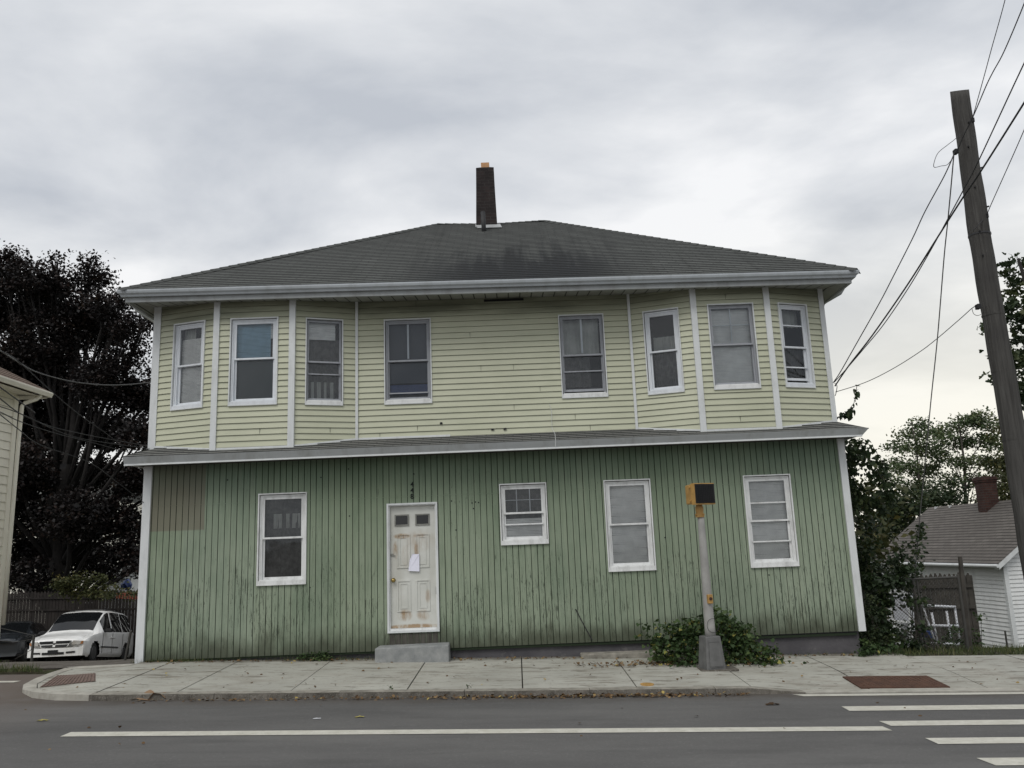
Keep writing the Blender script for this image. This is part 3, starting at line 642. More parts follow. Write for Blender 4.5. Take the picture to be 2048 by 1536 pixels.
# ---- windows
def window(F, u0, u1, z0, z1, rail=.47, upper='glass', lower='glass', trim='trim', frame='vinyl', back=(None, None), bars=(), muntin=None, fw=.05, sillh=.055, sash=.032, gl='glass', raise_=0, label=None):
    mb = MB(); fring(mb, F, u0, u1, z0, z1, .019, -.03, .034)
    w = mb.build('window', trim, house); w.matrix_parent_inverse = HI
    if label: w['label'] = label
    sub = lambda mb_, n, m_: mb_.build(n, m_, w)
    a0, a1, b0, b1 = u0+.019, u1-.019, z0+.019, z1-.019
    mb = MB(); fring(mb, F, a0+.010, a1-.008, b0, b1-.011, fw*.55-.008, -.10, -.002, wb=.01); fring(mb, F, a0+fw*.55, a1-fw*.55, b0+.01, b1-fw*.55, fw*.45, -.10, -.016, wb=.01)
    sub(mb, 'frame', frame)
    mb = MB(); fbox(mb, F, a0, a1, b0, b0+sillh, -.1, .028); fbox(mb, F, a0+.02, a1-.02, b0+sillh, b0+sillh+.018, -.1, .006); sub(mb, 'sill', 'casing' if frame != 'vinyl' else 'vinyl')
    s0, s1, t0, t1 = a0+fw, a1-fw, b0+sillh+.018, b1-fw
    zr = t0+(t1-t0)*(1-rail)
    mb = MB(); fring(mb, F, s0, s1, zr-.014, t1, sash, -.055, -.022, wb=.03); sub(mb, 'sash', frame)
    mb = MB(); fring(mb, F, s0, s1, t0+raise_, zr+.014+raise_*0, sash, -.095, -.06, wb=.04, wt=.03); sub(mb, 'sash', frame)
    g = gl
    for (q0, q1, dd) in ((zr+.015, t1-.01, -.038), (t0+raise_+.01, zr-.0, -.078)):
        mb = MB(); mb.face([F.p(s0+.01, q0, dd), F.p(s1-.01, q0, dd), F.p(s1-.01, q1, dd), F.p(s0+.01, q1, dd)]); sub(mb, 'pane', g)
    for zz_ in bars:
        mb = MB(); zq = z0+(z1-z0)*zz_; fbox(mb, F, s0+.01, s1-.01, zq-.011, zq+.011, -.052 if zq > zr else -.058, -.030 if zq > zr else -.035); sub(mb, 'storm_bar', frame)
    if muntin:
        mb = MB(); nx, nz, lo, hi, th = muntin
        q0, q1 = t0+(t1-t0)*lo, t0+(t1-t0)*hi
        for i in range(1, nx): uu = s0+(s1-s0)*i/nx; fbox(mb, F, uu-th, uu+th, q0, q1, -.060, -.048)
        for j in range(1, nz): zz2 = q0+(q1-q0)*j/nz; fbox(mb, F, s0, s1, zz2-th*.6, zz2+th*.6, -.060, -.048)
        sub(mb, 'muntin', 'vinyl')
    # what hangs behind the glass
    for (kind, lo, hi, ul, ur) in [b for b in back if b]:
        q0, q1 = t0+(t1-t0)*lo, t0+(t1-t0)*hi; c0, c1 = s0+(s1-s0)*ul, s0+(s1-s0)*ur; mb = MB()
        if kind in ('blind', 'blindblue'):
            n = max(2, int((q1-q0)/.022)); sg = random.uniform(-.01, .01)
            for i in range(n):
                zq = q0+(q1-q0)*(i+.5)/n; sl = .5*sg*math.sin(i*.9)+random.uniform(-.0012, .0012)
                mb.face([F.p(c0, zq-.0135+sl, -.112), F.p(c1, zq-.0135-sl, -.112), F.p(c1, zq+.0085-sl, -.122), F.p(c0, zq+.0085+sl, -.122)])
            sub(mb, 'blind', kind)
        elif kind in ('curtain', 'lace'):
            n = 26
            for i in range(n):
                f0, f1 = i/n, (i+1)/n; w0 = .018*math.sin(f0*31)+.012*math.sin(f0*13+1); w1 = .018*math.sin(f1*31)+.012*math.sin(f1*13+1)
                mb.face([F.p(c0+(c1-c0)*f0, q0, -.19+w0), F.p(c0+(c1-c0)*f1, q0, -.19+w1), F.p(c0+(c1-c0)*f1, q1, -.19+w1*.7), F.p(c0+(c1-c0)*f0, q1, -.19+w0*.7)])
            sub(mb, 'curtain', kind)
        else:
            mb.face([F.p(c0, q0, -.125), F.p(c1, q0, -.125), F.p(c1, q1, -.125), F.p(c0, q1, -.125)]); sub(mb, {'screen': 'insect_screen', 'shade': 'roller_shade', 'card': 'board', 'blue': 'blue_box', 'white': 'white_strip', 'alu': 'shelf'}[kind], kind)
    mb = MB(); D_ = -.62     # dim room recess
    for q in ([(u0, z0, -.1), (u0, z1, -.1), (u0, z1, D_), (u0, z0, D_)], [(u1, z0, -.1), (u1, z0, D_), (u1, z1, D_), (u1, z1, -.1)], [(u0, z1, -.1), (u1, z1, -.1), (u1, z1, D_), (u0, z1, D_)], [(u0, z0, -.1), (u0, z0, D_), (u1, z0, D_), (u1, z0, -.1)], [(u0, z0, D_), (u0, z1, D_), (u1, z1, D_), (u1, z0, D_)]):
        mb.face([F.p(a, b, c) for a, b, c in q])
    sub(mb, 'room_recess', 'room')
    return w
lw = [(a-XL, b-XL, c, d) for a, b, c, d in lowwin]
window(G, *lw[0], rail=.50, trim='casing', frame='casing', gl='dustyglass', back=[('lace', .0, 1, 0, 1), ('curtain', .62, .8, .2, .95)])
window(G, *lw[1], rail=.50, trim='casing', frame='casing', gl='dustyglass', bars=(.33,), muntin=(3, 2, .53, .98, .008), back=[('blind', .02, .40, 0, 1), ('lace', .4, 1, 0, 1)], fw=.045)
window(G, *lw[2], rail=.50, trim='casing', frame='casing', gl='dustyglass', back=[('blind', .03, 1, .02, 1)])
window(G, *lw[3], rail=.51, trim='casing', frame='casing', gl='dustyglass', bars=(.695, .275), back=[('blind', .02, 1, .0, 1)])
window(UF[0], *UR[0][0], rail=.50, back=[('blind', .0, .86, 0, 1), ('curtain', .55, 1, 0, .45)], fw=.055, gl='dustyglass')
window(UF[1], *UR[1][0], rail=.47, back=[('blindblue', .52, 1, 0, .86), ('blind', .8, 1, .86, 1), ('screen', 0, .53, 0, 1)], fw=.05)
window(UF[2], *UR[2][0], rail=.52, frame='alu', bars=(.36,), back=[('blind', .78, 1, 0, .86), ('curtain', .0, .25, 0, .9), ('lace', 0, .8, 0, 1)], fw=.022, sash=.022)
window(UF[3], *UR[3][0], rail=.50, frame='alu', back=[('shade', .22, 1, 0, 1), ('blue', .08, .2, .0, 1)], muntin=(2, 1, .53, 1, .016), fw=.045, sash=.02, bars=(.135,))
window(UF[3], *UR[3][1], rail=.50, frame='alu', back=[('curtain', .52, 1, 0, .95), ('lace', .1, .5, 0, .7)], muntin=(2, 1, .53, 1, .016), fw=.035, sash=.022, bars=(.32,), raise_=.035)
window(UF[4], *UR[4][0], rail=.50, back=[('lace', 0, .5, .1, .9), ('curtain', .52, .72, .1, .95)], fw=.055)
window(UF[5], *UR[5][0], rail=.49, frame='alu', back=[('card', 0, 1, 0, 1), ('blind', .02, .98, 0.01, .99)], muntin=(2, 2, .53, 1, .009), fw=.03, sash=.026)
window(UF[6], *UR[6][0], rail=.53, back=[('curtain', .77, 1, 0, 1), ('lace', 0, .48, 0, 1)], bars=(.74, .245), fw=.05, raise_=.05)
# ---- door
du0, du1, dz0, dz1 = door[0]-XL, door[1]-XL, door[2], door[3]
mb = MB(); fring(mb, G, du0, du1, dz0, dz1, .03, -.10, .03, wb=.035)
df = hp(mb, 'door_frame', 'trim')
mb = MB(); fring(mb, G, du0+.03, du1-.03, dz0+.035, dz1-.03, .016, -.10, -.0, wb=.03); mb.build('door_stop', 'casing', df)
mb = MB(); s0, s1, t0, t1 = du0+.048, du1-.048, dz0+.068, dz1-.048; dd = -.055
w_ = s1-s0; h_ = t1-t0
mb.face([G.p(s0, t0, dd), G.p(s1, t0, dd), G.p(s1, t1, dd), G.p(s0, t1, dd)])
for (pa, pb, qa, qb) in ((.14, .44, .485, .765), (.56, .86, .485, .765), (.14, .44, .13, .385), (.56, .86, .13, .385)):
    fring(mb, G, s0+w_*pa, s0+w_*pb, t0+h_*qa, t0+h_*qb, .018, dd, dd+.012); fring(mb, G, s0+w_*pa+.05, s0+w_*pb-.05, t0+h_*qa+.05, t0+h_*qb-.05, .012, dd, dd+.008)
dr = hp(mb, 'door', 'door'); 
for pa, pb in ((.10, .42), (.56, .88)):
    mb = MB(); fring(mb, G, s0+w_*pa, s0+w_*pb, t0+h_*.835, t0+h_*.93, .022, dd, dd+.016); lt = mb.build('light_frame', 'darkrim', dr)
    mb = MB(); a, b, c_, d = s0+w_*pa+.02, s0+w_*pb-.02, t0+h_*.835+.02, t0+h_*.93-.02; mb.face([G.p(a, c_, dd+.005), G.p(b, c_, dd+.005), G.p(b, d, dd+.005), G.p(a, d, dd+.005)]); mb.build('pane', 'carglass', dr)
ku, kz = s0+.045, 1.37
mb = MB(); K = lambda d: Vector(G.p(ku, kz, d))
mb.tube([K(dd), K(dd+.008), K(dd+.012), K(dd+.03), K(dd+.04), K(dd+.058), K(dd+.066)], [.036, .036, .014, .014, .028, .028, .014], 14); mb.build('knob', 'brass', dr, smooth=True)
mb = MB(); fbox(mb, G, s0+.004, s0+.05, 1.755, 1.80, dd, dd+.012); fbox(mb, G, s0+.05, s0+.075, 1.76, 1.775, dd, dd+.02); mb.build('latch', 'darkrim', dr)
mb = MB(); fbox(mb, G, s1-.004, s1+.010, 1.12, 1.24, dd, dd+.03); mb.build('hinge', 'black', dr)
# notice on the door
mb = MB(); nu = [(816.5, 1142), (838.5, 1143), (838, 1108), (824, 1108), (819, 1120)]
pts = [G.hit(*q) for q in nu]
for i in range(1, 4): mb.face([G.p(pts[0][0], pts[0][1], dd+.034), G.p(pts[i][0], pts[i][1], dd+.03), G.p(pts[i+1][0], pts[i+1][1], dd+.024)])
for i in range(5):
    a, b = pts[i], pts[(i+1) % 5]; mb.face([G.p(*a, dd+.03), G.p(*b, dd+.03), G.p(*b, dd+.02), G.p(*a, dd+.02)])
tag(mb.build('notice', 'paper'), 'sheet of white paper with a folded corner taped to the front door', 'notice')
# house numbers 4 4 8
for ch, (px, py) in zip('448', ((824.5, 973.5), (824.5, 985.5), (824.5, 997.5))):
    cu = bpy.data.curves.new('house_number', 'FONT'); cu.body = ch; cu.size = .12; cu.extrude = .004; cu.offset = .002; cu.align_x = 'CENTER'
    tmp = bpy.data.objects.new('tmp', cu); COL.objects.link(tmp); bpy.context.view_layer.update()
    me = bpy.data.meshes.new_from_object(tmp.evaluated_get(bpy.context.evaluated_depsgraph_get())); bpy.data.objects.remove(tmp)
    me.materials.clear(); me.materials.append(M_['numeral'])
    o = bpy.data.objects.new('house_number', me); COL.objects.link(o); o.parent = house; o.matrix_parent_inverse = HI
    u, z = G.hit(px, py); o.location = (XL+u, 13.99, z); o.rotation_euler = (R(90), 0, 0)
# concrete step (stands on the sidewalk)
mb = MB(); x0, x1 = -2.31, -1.14; mb.hexa([(x0, 13.62, ZB(x0)-.05), (x1, 13.62, ZB(x1)-.05), (x1, 13.995, ZB(x1)-.05), (x0, 13.995, ZB(x0)-.05), (x0+.0, 13.63, .345), (x1, 13.63, .355), (x1-.01, 13.995, .362), (x0+.02, 13.995, .35)])
tag(mb.build('doorstep', 'step', bevel=.018), 'solid grey concrete step on the sidewalk in front of the white door', 'doorstep')
# ---- pent roof
mb = MB(); yf = 13.49; yw = 14.13; xa, xb = -6.40, 5.83
rows = 5; 
for r_ in range(rows):
    ya, yb_ = yf+(yw-yf)*r_/rows, yf+(yw-yf)*(r_+1)/rows; lift = .012
    ia, ib = (ya-yf)*.55, (yb_-yf)*.55
    n = 24
    for i in range(n):
        f0, f1 = i/n, (i+1)/n
        A = (xa+ia)+(xb-xa-2*ia)*f0; B = (xa+ia)+(xb-xa-2*ia)*f1; C_ = (xa+ib)+(xb-xa-2*ib)*f1; D2 = (xa+ib)+(xb-xa-2*ib)*f0
        wv = lambda x, y: .006*mnoise.noise((x*3, y*9, 1))
        mb.face([(A, ya, pent_z(ya)+lift+wv(A, ya)), (B, ya, pent_z(ya)+lift+wv(B, ya)), (C_, yb_, pent_z(yb_)), (D2, yb_, pent_z(yb_))], 0, [(A, r_*.14), (B, r_*.14), (C_, r_*.14+.14), (D2, r_*.14+.14)])
        mb.face([(A, ya, pent_z(ya)-.004), (B, ya, pent_z(ya)-.004), (B, ya, pent_z(ya)+lift+wv(B, ya)), (A, ya, pent_z(ya)+lift+wv(A, ya))], 1)
for sx, xe, xw in ((-1, xa, -6.2), (1, xb, 5.54)):       # hipped ends running back along the side walls
    p = [(xe, yf, 3.525), (xe, 15.2, 3.525), (xw, 15.2, 3.74), (xw, yw, 3.745)]
    if sx < 0: p = p[::-1]
    mb.face(p, 0, [(p_[1], (0 if abs(p_[0]-xe) < .01 else .35)) for p_ in p])
pr_ = hp(mb, 'pent_roof', ['pent', 'black'])
mb = MB()      # fascia board, front and returns
def fasc(a, b, z0, z1, in0, in1):
    pass
mb.hexa([(xa+.02, 13.52, 3.395), (xb-.10, 13.52, 3.42), (xb-.10, 13.62, 3.42), (xa+.02, 13.62, 3.395), (xa, 13.485, 3.515), (xb, 13.485, 3.525), (xb, 13.62, 3.525), (xa, 13.62, 3.515)])
mb.hexa([(xa+.02, 13.62, 3.395), (xa+.12, 13.62, 3.395), (xa+.12, 15.2, 3.395), (xa+.02, 15.2, 3.395), (xa, 13.62, 3.515), (xa+.12, 13.62, 3.515), (xa+.12, 15.2, 3.515), (xa, 15.2, 3.515)])
mb.hexa([(xb-.14, 13.62, 3.42), (xb-.10, 13.62, 3.42), (xb-.10, 15.2, 3.42), (xb-.14, 15.2, 3.42), (xb-.14, 13.62, 3.525), (xb, 13.62, 3.525), (xb, 15.2, 3.525), (xb-.14, 15.2, 3.525)])
hp(mb, 'pent_fascia', 'fascia')
mb = MB(); mb.hexa([(xa+.02, 13.508, 3.372), (xb-.11, 13.508, 3.397), (xb-.11, 13.56, 3.397), (xa+.02, 13.56, 3.372), (xa+.02, 13.508, 3.397), (xb-.11, 13.508, 3.422), (xb-.11, 13.56, 3.422), (xa+.02, 13.56, 3.397)]); hp(mb, 'drip_edge', 'trim')
mb = MB(); mb.hexa([(xa+.06, 13.56, 3.40), (xb-.16, 13.56, 3.425), (xb-.16, 14.0, 3.425), (xa+.06, 14.0, 3.40), (xa+.06, 13.56, 3.412), (xb-.16, 13.56, 3.437), (xb-.16, 14, 3.437), (xa+.06, 14, 3.412)]); hp(mb, 'pent_soffit', 'fencewood')
# ---- main roof
tilt = lambda x: -.0115*(x+.3)
EX0, EX1, EY0 = -6.555, 5.905, 13.35; RUN = 4.97; EZc = 6.262; RZ = 9.325; EY1 = EY0+2*RUN
RX0, RX1 = EX0+RUN, EX1-RUN; RY = EY0+RUN
def rz(t, x): return EZc+(RZ-EZc)*t+tilt(x)*(1-t*.55)-(.05*math.exp(-((x+.25)/.75)**2) if t > .98 else 0)
rows = 42
def roofside(mb, c0, c1, r0, r1, ulen):
    for i in range(rows):
        ta, tb = i/rows, (i+1)/rows; n = 16
        pa = lambda t, f: Vector((*( (Vector(c0)*(1-t)+Vector(r0)*t)*(1-f)+(Vector(c1)*(1-t)+Vector(r1)*t)*f ), 0))
        for k in range(n):
            f0, f1 = k/n, (k+1)/n
            A, B, C_, D2 = pa(ta, f0), pa(ta, f1), pa(tb, f1), pa(tb, f0)
            sag = lambda q: .01*mnoise.noise((q.x*.5, q.y*.5, 2))
            A.z, B.z = rz(ta, A.x)+.012+sag(A), rz(ta, B.x)+.012+sag(B); C_.z, D2.z = rz(tb, C_.x)+sag(C_), rz(tb, D2.x)+sag(D2)
            uu = lambda q: (q.x if ulen == 0 else q.y)
            mb.face([A, B, C_, D2], 0, [(uu(A), i*.14), (uu(B), i*.14), (uu(C_), i*.14+.14), (uu(D2), i*.14+.14)])
            mb.face([A-Vector((0, 0, .018)), B-Vector((0, 0, .018)), B, A], 1)
mb = MB()
roofside(mb, (EX0, EY0), (EX1, EY0), (RX0, RY), (RX1, RY), 0)
roofside(mb, (EX1, EY0), (EX1, EY1), (RX1, RY), (RX1, RY), 1)
roofside(mb, (EX0, EY1), (EX0, EY0), (RX0, RY), (RX0, RY), 1)
roofside(mb, (EX1, EY1), (EX0, EY1), (RX1, RY), (RX0, RY), 0)
roof = hp(mb, 'roof', ['roof', 'black'])
def capline(a, b, n):
    mb = MB(); a = Vector(a); b = Vector(b); d = (b-a); sd_ = d.cross(Vector((0, 0, 1))).normalized()*.13
    for i in range(n):
        p, q = a+d*(i/n), a+d*((i+1.15)/n); up = Vector((0, 0, .035)); lo = Vector((0, 0, -.04)); l2 = Vector((0, 0, -.012))
        for s_ in (1, -1): mb.face([p+up, q+up+l2, q+sd_*s_+lo+l2, p+sd_*s_+lo][::s_])
    return mb.build('ridge_cap', M_['pent'] if False else 'roof', roof)
c0 = (EX0, EY0, rz(0, EX0)); c1 = (EX1, EY0, rz(0, EX1)); r0 = (RX0, RY, rz(1, RX0)); r1 = (RX1, RY, rz(1, RX1)); rm = (-.3, RY, rz(1, -.3))
capline(c0, r0, 40); capline(c1, r1, 40); capline(r0, rm, 7); capline(rm, r1, 8)
# gutter profile swept along front; fascia; soffit
def sweep(mb, prof, a, b, out, mi=0):      # prof: (d outward, z) closed loop ; a,b end points; mitred by equal x/y growth
    n = len(prof)
    A = [Vector((a[0]+d*out[0][0], a[1]+d*out[0][1], a[2]+z)) for d, z in prof]; B = [Vector((b[0]+d*out[1][0], b[1]+d*out[1][1], b[2]+z)) for d, z in prof]
    for i in range(n): j = (i+1) % n; mb.face([A[i], B[i], B[j], A[j]], mi)
    mb.face(A[::-1], mi); mb.face(B, mi)
gp = [(-.10, 0), (-.10, -.11), (-.03, -.115), (-.018, -.085), (.012, -.062), (.022, -.03), (.022, -.004), (.008, -.004), (.006, -.02), (-.085, -.03), (-.088, 0)]
mb = MB()
sweep(mb, gp, (EX0, EY0, EZc+tilt(EX0)), (EX1, EY0, EZc+tilt(EX1)), ((-1, -1), (1, -1)))
hp(mb, 'gutter', 'gutter')
fp = [(-.13, -.02), (-.13, -.20), (-.085, -.20), (-.085, -.06)]
mb = MB()
sweep(mb, fp, (EX0, EY0, EZc+tilt(EX0)), (EX1, EY0, EZc+tilt(EX1)), ((-1, -1), (1, -1)))
sweep(mb, fp, (EX1, EY0, EZc+tilt(EX1)), (EX1, EY1, EZc+tilt(EX1)), ((1, -1), (1, 1)))
sweep(mb, fp, (EX0, EY1, EZc+tilt(EX0)), (EX0, EY0, EZc+tilt(EX0)), ((-1, 1), (-1, -1)))
hp(mb, 'fascia', 'fascia')
mb = MB()      # side gutters
sweep(mb, gp, (EX1, EY0+.03, EZc+tilt(EX1)), (EX1, EY1, EZc+tilt(EX1)), ((1, 0), (1, 0)))
sweep(mb, gp, (EX0, EY1, EZc+tilt(EX0)), (EX0, EY0+.03, EZc+tilt(EX0)), ((-1, 0), (-1, 0)))
hp(mb, 'side_gutter', 'gutter')
mb = MB()      # sloped soffit ring
def szo(x): return EZc-.185+tilt(x)
def szi(x): return EZc-.075+tilt(x)*.9
ox0, ox1, oy0 = EX0+.11, EX1-.11, EY0+.11; ix0, ix1, iy0 = -6.22, 5.55, 14.2
n = 30
for i in range(n):
    f0, f1 = i/n, (i+1)/n
    a, b = ox0+(ox1-ox0)*f0, ox0+(ox1-ox0)*f1; c_, d = ix0+(ix1-ix0)*f1, ix0+(ix1-ix0)*f0
    mb.face([(a, oy0, szo(a)), (d, iy0, szi(d)), (c_, iy0, szi(c_)), (b, oy0, szo(b))])
mb.face([(ox1, oy0, szo(ox1)), (ix1, iy0, szi(ix1)), (ix1, 22.6, szi(ix1)), (ox1, 22.6, szo(ox1))])
mb.face([(ox0, oy0, szo(ox0)), (ox0, 22.6, szo(ox0)), (ix0, 22.6, szi(ix0)), (ix0, iy0, szi(ix0))])
hp(mb, 'soffit', 'soffit')
# downspouts bent back under the eaves
def downspout(pts, name='downspout', mat='gutter', r=.038, parent=None):
    mb = MB(); mb.tube(pts, r, 8); return hp(mb, name, mat, smooth=True) if parent is None else mb.build(name, mat, parent, smooth=True)
downspout([at(1687, 566, 14.6), at(1686, 576, 14.6), at(1680, 586, 14.62), at(1646, 606, 15.2), at(1640, 640, 15.6)])
downspout([at(269, 600, 14.5), at(269, 613, 14.5), at(274, 620, 14.52), at(314, 646, 15.3), at(330, 690, 15.6)], mat='trim')
# chimney
mb = MB(); cxx, cyy = -.415, 17.95; w0, w1 = .235, .205
def ringpts(w, z, lean): return [Vector((cxx+lean-w, cyy-w, z)), Vector((cxx+lean+w, cyy-w, z)), Vector((cxx+lean+w, cyy+w, z)), Vector((cxx+lean-w, cyy+w, z))]
lv = [(.245, 8.55, 0), (.235, 9.2, 0), (.215, 9.9, 0), (.205, 10.36, .0), (.205, 10.44, 0)]
for (wa, za, la), (wb, zb, lb) in zip(lv, lv[1:]):
    A, B = ringpts(wa, za, la), ringpts(wb, zb, lb)
    for i in range(4): j = (i+1) % 4; mb.face([A[i], A[j], B[j], B[i]], 0, [(i*.45, za), (i*.45+.45, za), (i*.45+.45, zb), (i*.45, zb)])
A = ringpts(.205, 10.44, 0); B = ringpts(.12, 10.49, 0)
for i in range(4): j = (i+1) % 4; mb.face([A[i], A[j], B[j], B[i]], 0)
mb.face(B, 0)
chim = hp(mb, 'chimney', 'brick')
mb = MB(); T = Matrix.Translation((cxx+.005, cyy, 0)); fw2 = .095
mb.box(-fw2, fw2, -fw2, fw2, 10.45, 10.62, T=T); mb.box(-fw2+.015, fw2-.015, -fw2+.015, fw2-.015, 10.615, 10.622, T=T, mi=1); mb.build('flue_tile', ['clay', 'black'], chim)
mb = MB(); sl = (RZ-EZc)/RUN
zf_ = lambda y: EZc+(y-EY0)*sl
mb.hexa([(cxx-.20, cyy-.36, zf_(cyy-.36)+.03), (cxx+.34, cyy-.36, zf_(cyy-.36)+.03), (cxx+.30, cyy-.2, zf_(cyy-.2)+.03), (cxx-.26, cyy-.2, zf_(cyy-.2)+.03), (cxx-.20, cyy-.36, zf_(cyy-.36)+.045), (cxx+.34, cyy-.36, zf_(cyy-.36)+.045), (cxx+.30, cyy-.2, zf_(cyy-.2)+.09), (cxx-.26, cyy-.2, zf_(cyy-.2)+.09)]); mb.build('flashing', 'lead', chim)
mb = MB(); p = at(968, 462, 17.35); mb.tube([(p.x, p.y, p.z-.15), (p.x-.01, p.y, p.z+.45)], .052, 12); hp(mb, 'vent_pipe', 'blackpipe', smooth=True)
# small cable down the yellow wall
mb = MB(); pts = [at(1099, 808, 14.09), at(1103, 822, 14.085), at(1103.5, 840, 14.085), at(1104, 856, 14.085), at(1110, 868, 13.9), at(1111, 880, 13.475), at(1111, 893, 13.475)]; mb.tube(pts, .004, 5); hp(mb, 'wall_cable', 'trim')
mb = MB(); mb.tube([G.p(G.hit(1151, 1218)[0], G.hit(1151, 1218)[1], .02), G.p(G.hit(1165, 1245)[0], G.hit(1165, 1245)[1], .03), G.p(G.hit(1184, 1280)[0], G.hit(1184, 1280)[1], .03)], .008, 6); hp(mb, 'wall_cable', 'blackpipe')
# ------------------------------------------------------------------ things round the house
def zt(x, y): return zwalk(x, y) if (y < 14.06 and -7.2 < x < 5.6) or (y < 13.76 and x >= 5.6) else terrn(x, max(y, 13.72))
# pedestrian signal post
SX, SY = 2.79, 12.75; SZ = zwalk(SX, SY)
sp = empty('pedestrian_signal', (SX, SY, SZ), 'grey tapered post with yellow pedestrian signal head standing in the vine covered bush', 'pedestrian signal')
def sbuild(mb, n, m_, **k): o = mb.build(n, m_, sp, **k); o.matrix_parent_inverse = Matrix.Translation((SX, SY, SZ)).inverted(); return o
def frustum(mb, cx, cy, z0, z1, ax, ay, bx, by, ang=0, mi=0):
    T = Matrix.Translation((cx, cy, 0)) @ Matrix.Rotation(ang, 4, 'Z')
    mb.hexa([T @ Vector(q) for q in ((-ax, -ay, z0), (ax, -ay, z0), (ax, ay, z0), (-ax, ay, z0), (-bx, -by, z1), (bx, -by, z1), (bx, by, z1), (-bx, by, z1))], mi)
mb = MB(); frustum(mb, SX, SY, SZ+.0, SZ+.47, .155, .15, .118, .115, R(14)); b_ = sbuild(mb, 'base', 'castbase', bevel=.015)
T = Matrix.Translation((SX, SY, SZ)) @ Matrix.Rotation(R(14), 4, 'Z') @ Matrix.Translation((0, -.136, .225)) @ Matrix.Rotation(R(-4.3), 4, 'X')
mb = MB(); 
for q in ((-.12, .12, -.185, -.175), (-.105, .105, .165, .175)): mb.box(q[0]*.8, q[1]*.8, -.006, .004, q[2], q[3], T=T)
mb.hexa([T @ Vector(q) for q in ((-.103, -.008, -.17), (.103, -.008, -.17), (.103, .004, -.17), (-.103, .004, -.17), (-.082, -.008, .16), (.082, -.008, .16), (.082, .004, .16), (-.082, .004, .16))])
mb.build('access_door', 'castbase', b_)
mb = MB(); mb.box(SX-.20, SX+.34, SY-.2, SY+.2, SZ-.01, SZ+.012); sbuild(mb, 'footing', 'kerb')
mb = MB(); n = 12; mb.tube([(SX+.012, SY, SZ+.44+(1.80)*i/n) for i in range(n+1)], [.080-.032*i/n for i in range(n+1)], 20); sbuild(mb, 'pole', 'steel', smooth=True)
zc0 = SZ+2.22
mb = MB(); mb.tube([(SX, SY, zc0-.02), (SX, SY, zc0+.035)], .066, 16); mb.tube([(SX, SY, zc0+.035), (SX, SY, zc0+.075)], .058, 16); mb.tube([(SX, SY, zc0+.075), (SX, SY, zc0+.14)], .062, 16); mb.tube([(SX, SY, zc0+.14), (SX, SY, zc0+.17)], .05, 16)
for k in range(4): a = k*math.pi/2+.6; mb.tube([(SX+.06*math.cos(a), SY+.06*math.sin(a), zc0+.02), (SX+.088*math.cos(a), SY+.088*math.sin(a), zc0+.02)], .012, 6)
sbuild(mb, 'collar', 'amber')
HZ = zc0+.17+.155; ha = R(20)
T = Matrix.Translation((SX+.015, SY, HZ)) @ Matrix.Rotation(ha, 4, 'Z') @ Matrix.Diagonal((.93, 1, .93, 1))
mb = MB()
mb.hexa([T @ Vector(q) for q in ((-.185, -.06, -.165), (.185, -.06, -.165), (.16, .15, -.155), (-.16, .15, -.155), (-.185, -.06, .165), (.185, -.06, .165), (.16, .15, .155), (-.16, .15, .155))])
hd = sbuild(mb, 'signal_head', 'amber', bevel=.014)
mb = MB(); w_ = .19
for (x0, x1, z0, z1) in ((-w_, w_, .15, .172), (-w_, w_, -.172, -.15), (-w_, -w_+.02, -.15, .15), (w_-.02, w_, -.15, .15)): mb.box(x0, x1, -.15, -.06, z0, z1, T=T)
mb.build('hood', 'amber', hd)
mb = MB(); mb.box(-.176, .186, -.158, -.066, -.152, .158, T=T)
for i in range(10): xx = -.15+.3*i/9; mb.box(xx-.002, xx+.002, -.165, -.15, -.148, .148, T=T)
for i in range(9): zz2 = -.13+.26*i/8; mb.box(-.166, .166, -.164, -.15, zz2-.002, zz2+.002, T=T)
mb.build('louvre', 'black', hd)
mb = MB()
for zz2 in (-.11, .11): mb.tube([T @ Vector((-.19, -.03, zz2)), T @ Vector((-.21, -.03, zz2))], .016, 8)
mb.build('hinge', 'amber', hd)
# push button
bz = SZ+.44+.56
mb = MB(); T = Matrix.Translation((SX+.03, SY-.075, bz)) @ Matrix.Rotation(R(12), 4, 'Z'); mb.box(-.038, .038, -.035, .03, -.065, .065, T=T); pb = sbuild(mb, 'push_button', 'amber', bevel=.008)
mb = MB(); mb.tube([T @ Vector((0, -.034, .005)), T @ Vector((0, -.05, .005))], [.024, .022], 12); mb.tube([T @ Vector((0, -.05, .005)), T @ Vector((0, -.053, .005))], .012, 10); mb.build('button', 'rust', pb)
mb = MB(); pts = [(SX+.04+.085*math.cos(a), SY-.095, SZ+.62+.10*math.sin(a)) for a in [R(q) for q in range(60, 400, 20)]]; mb.tube(pts, .004, 5); sbuild(mb, 'wire_loop', 'cable')
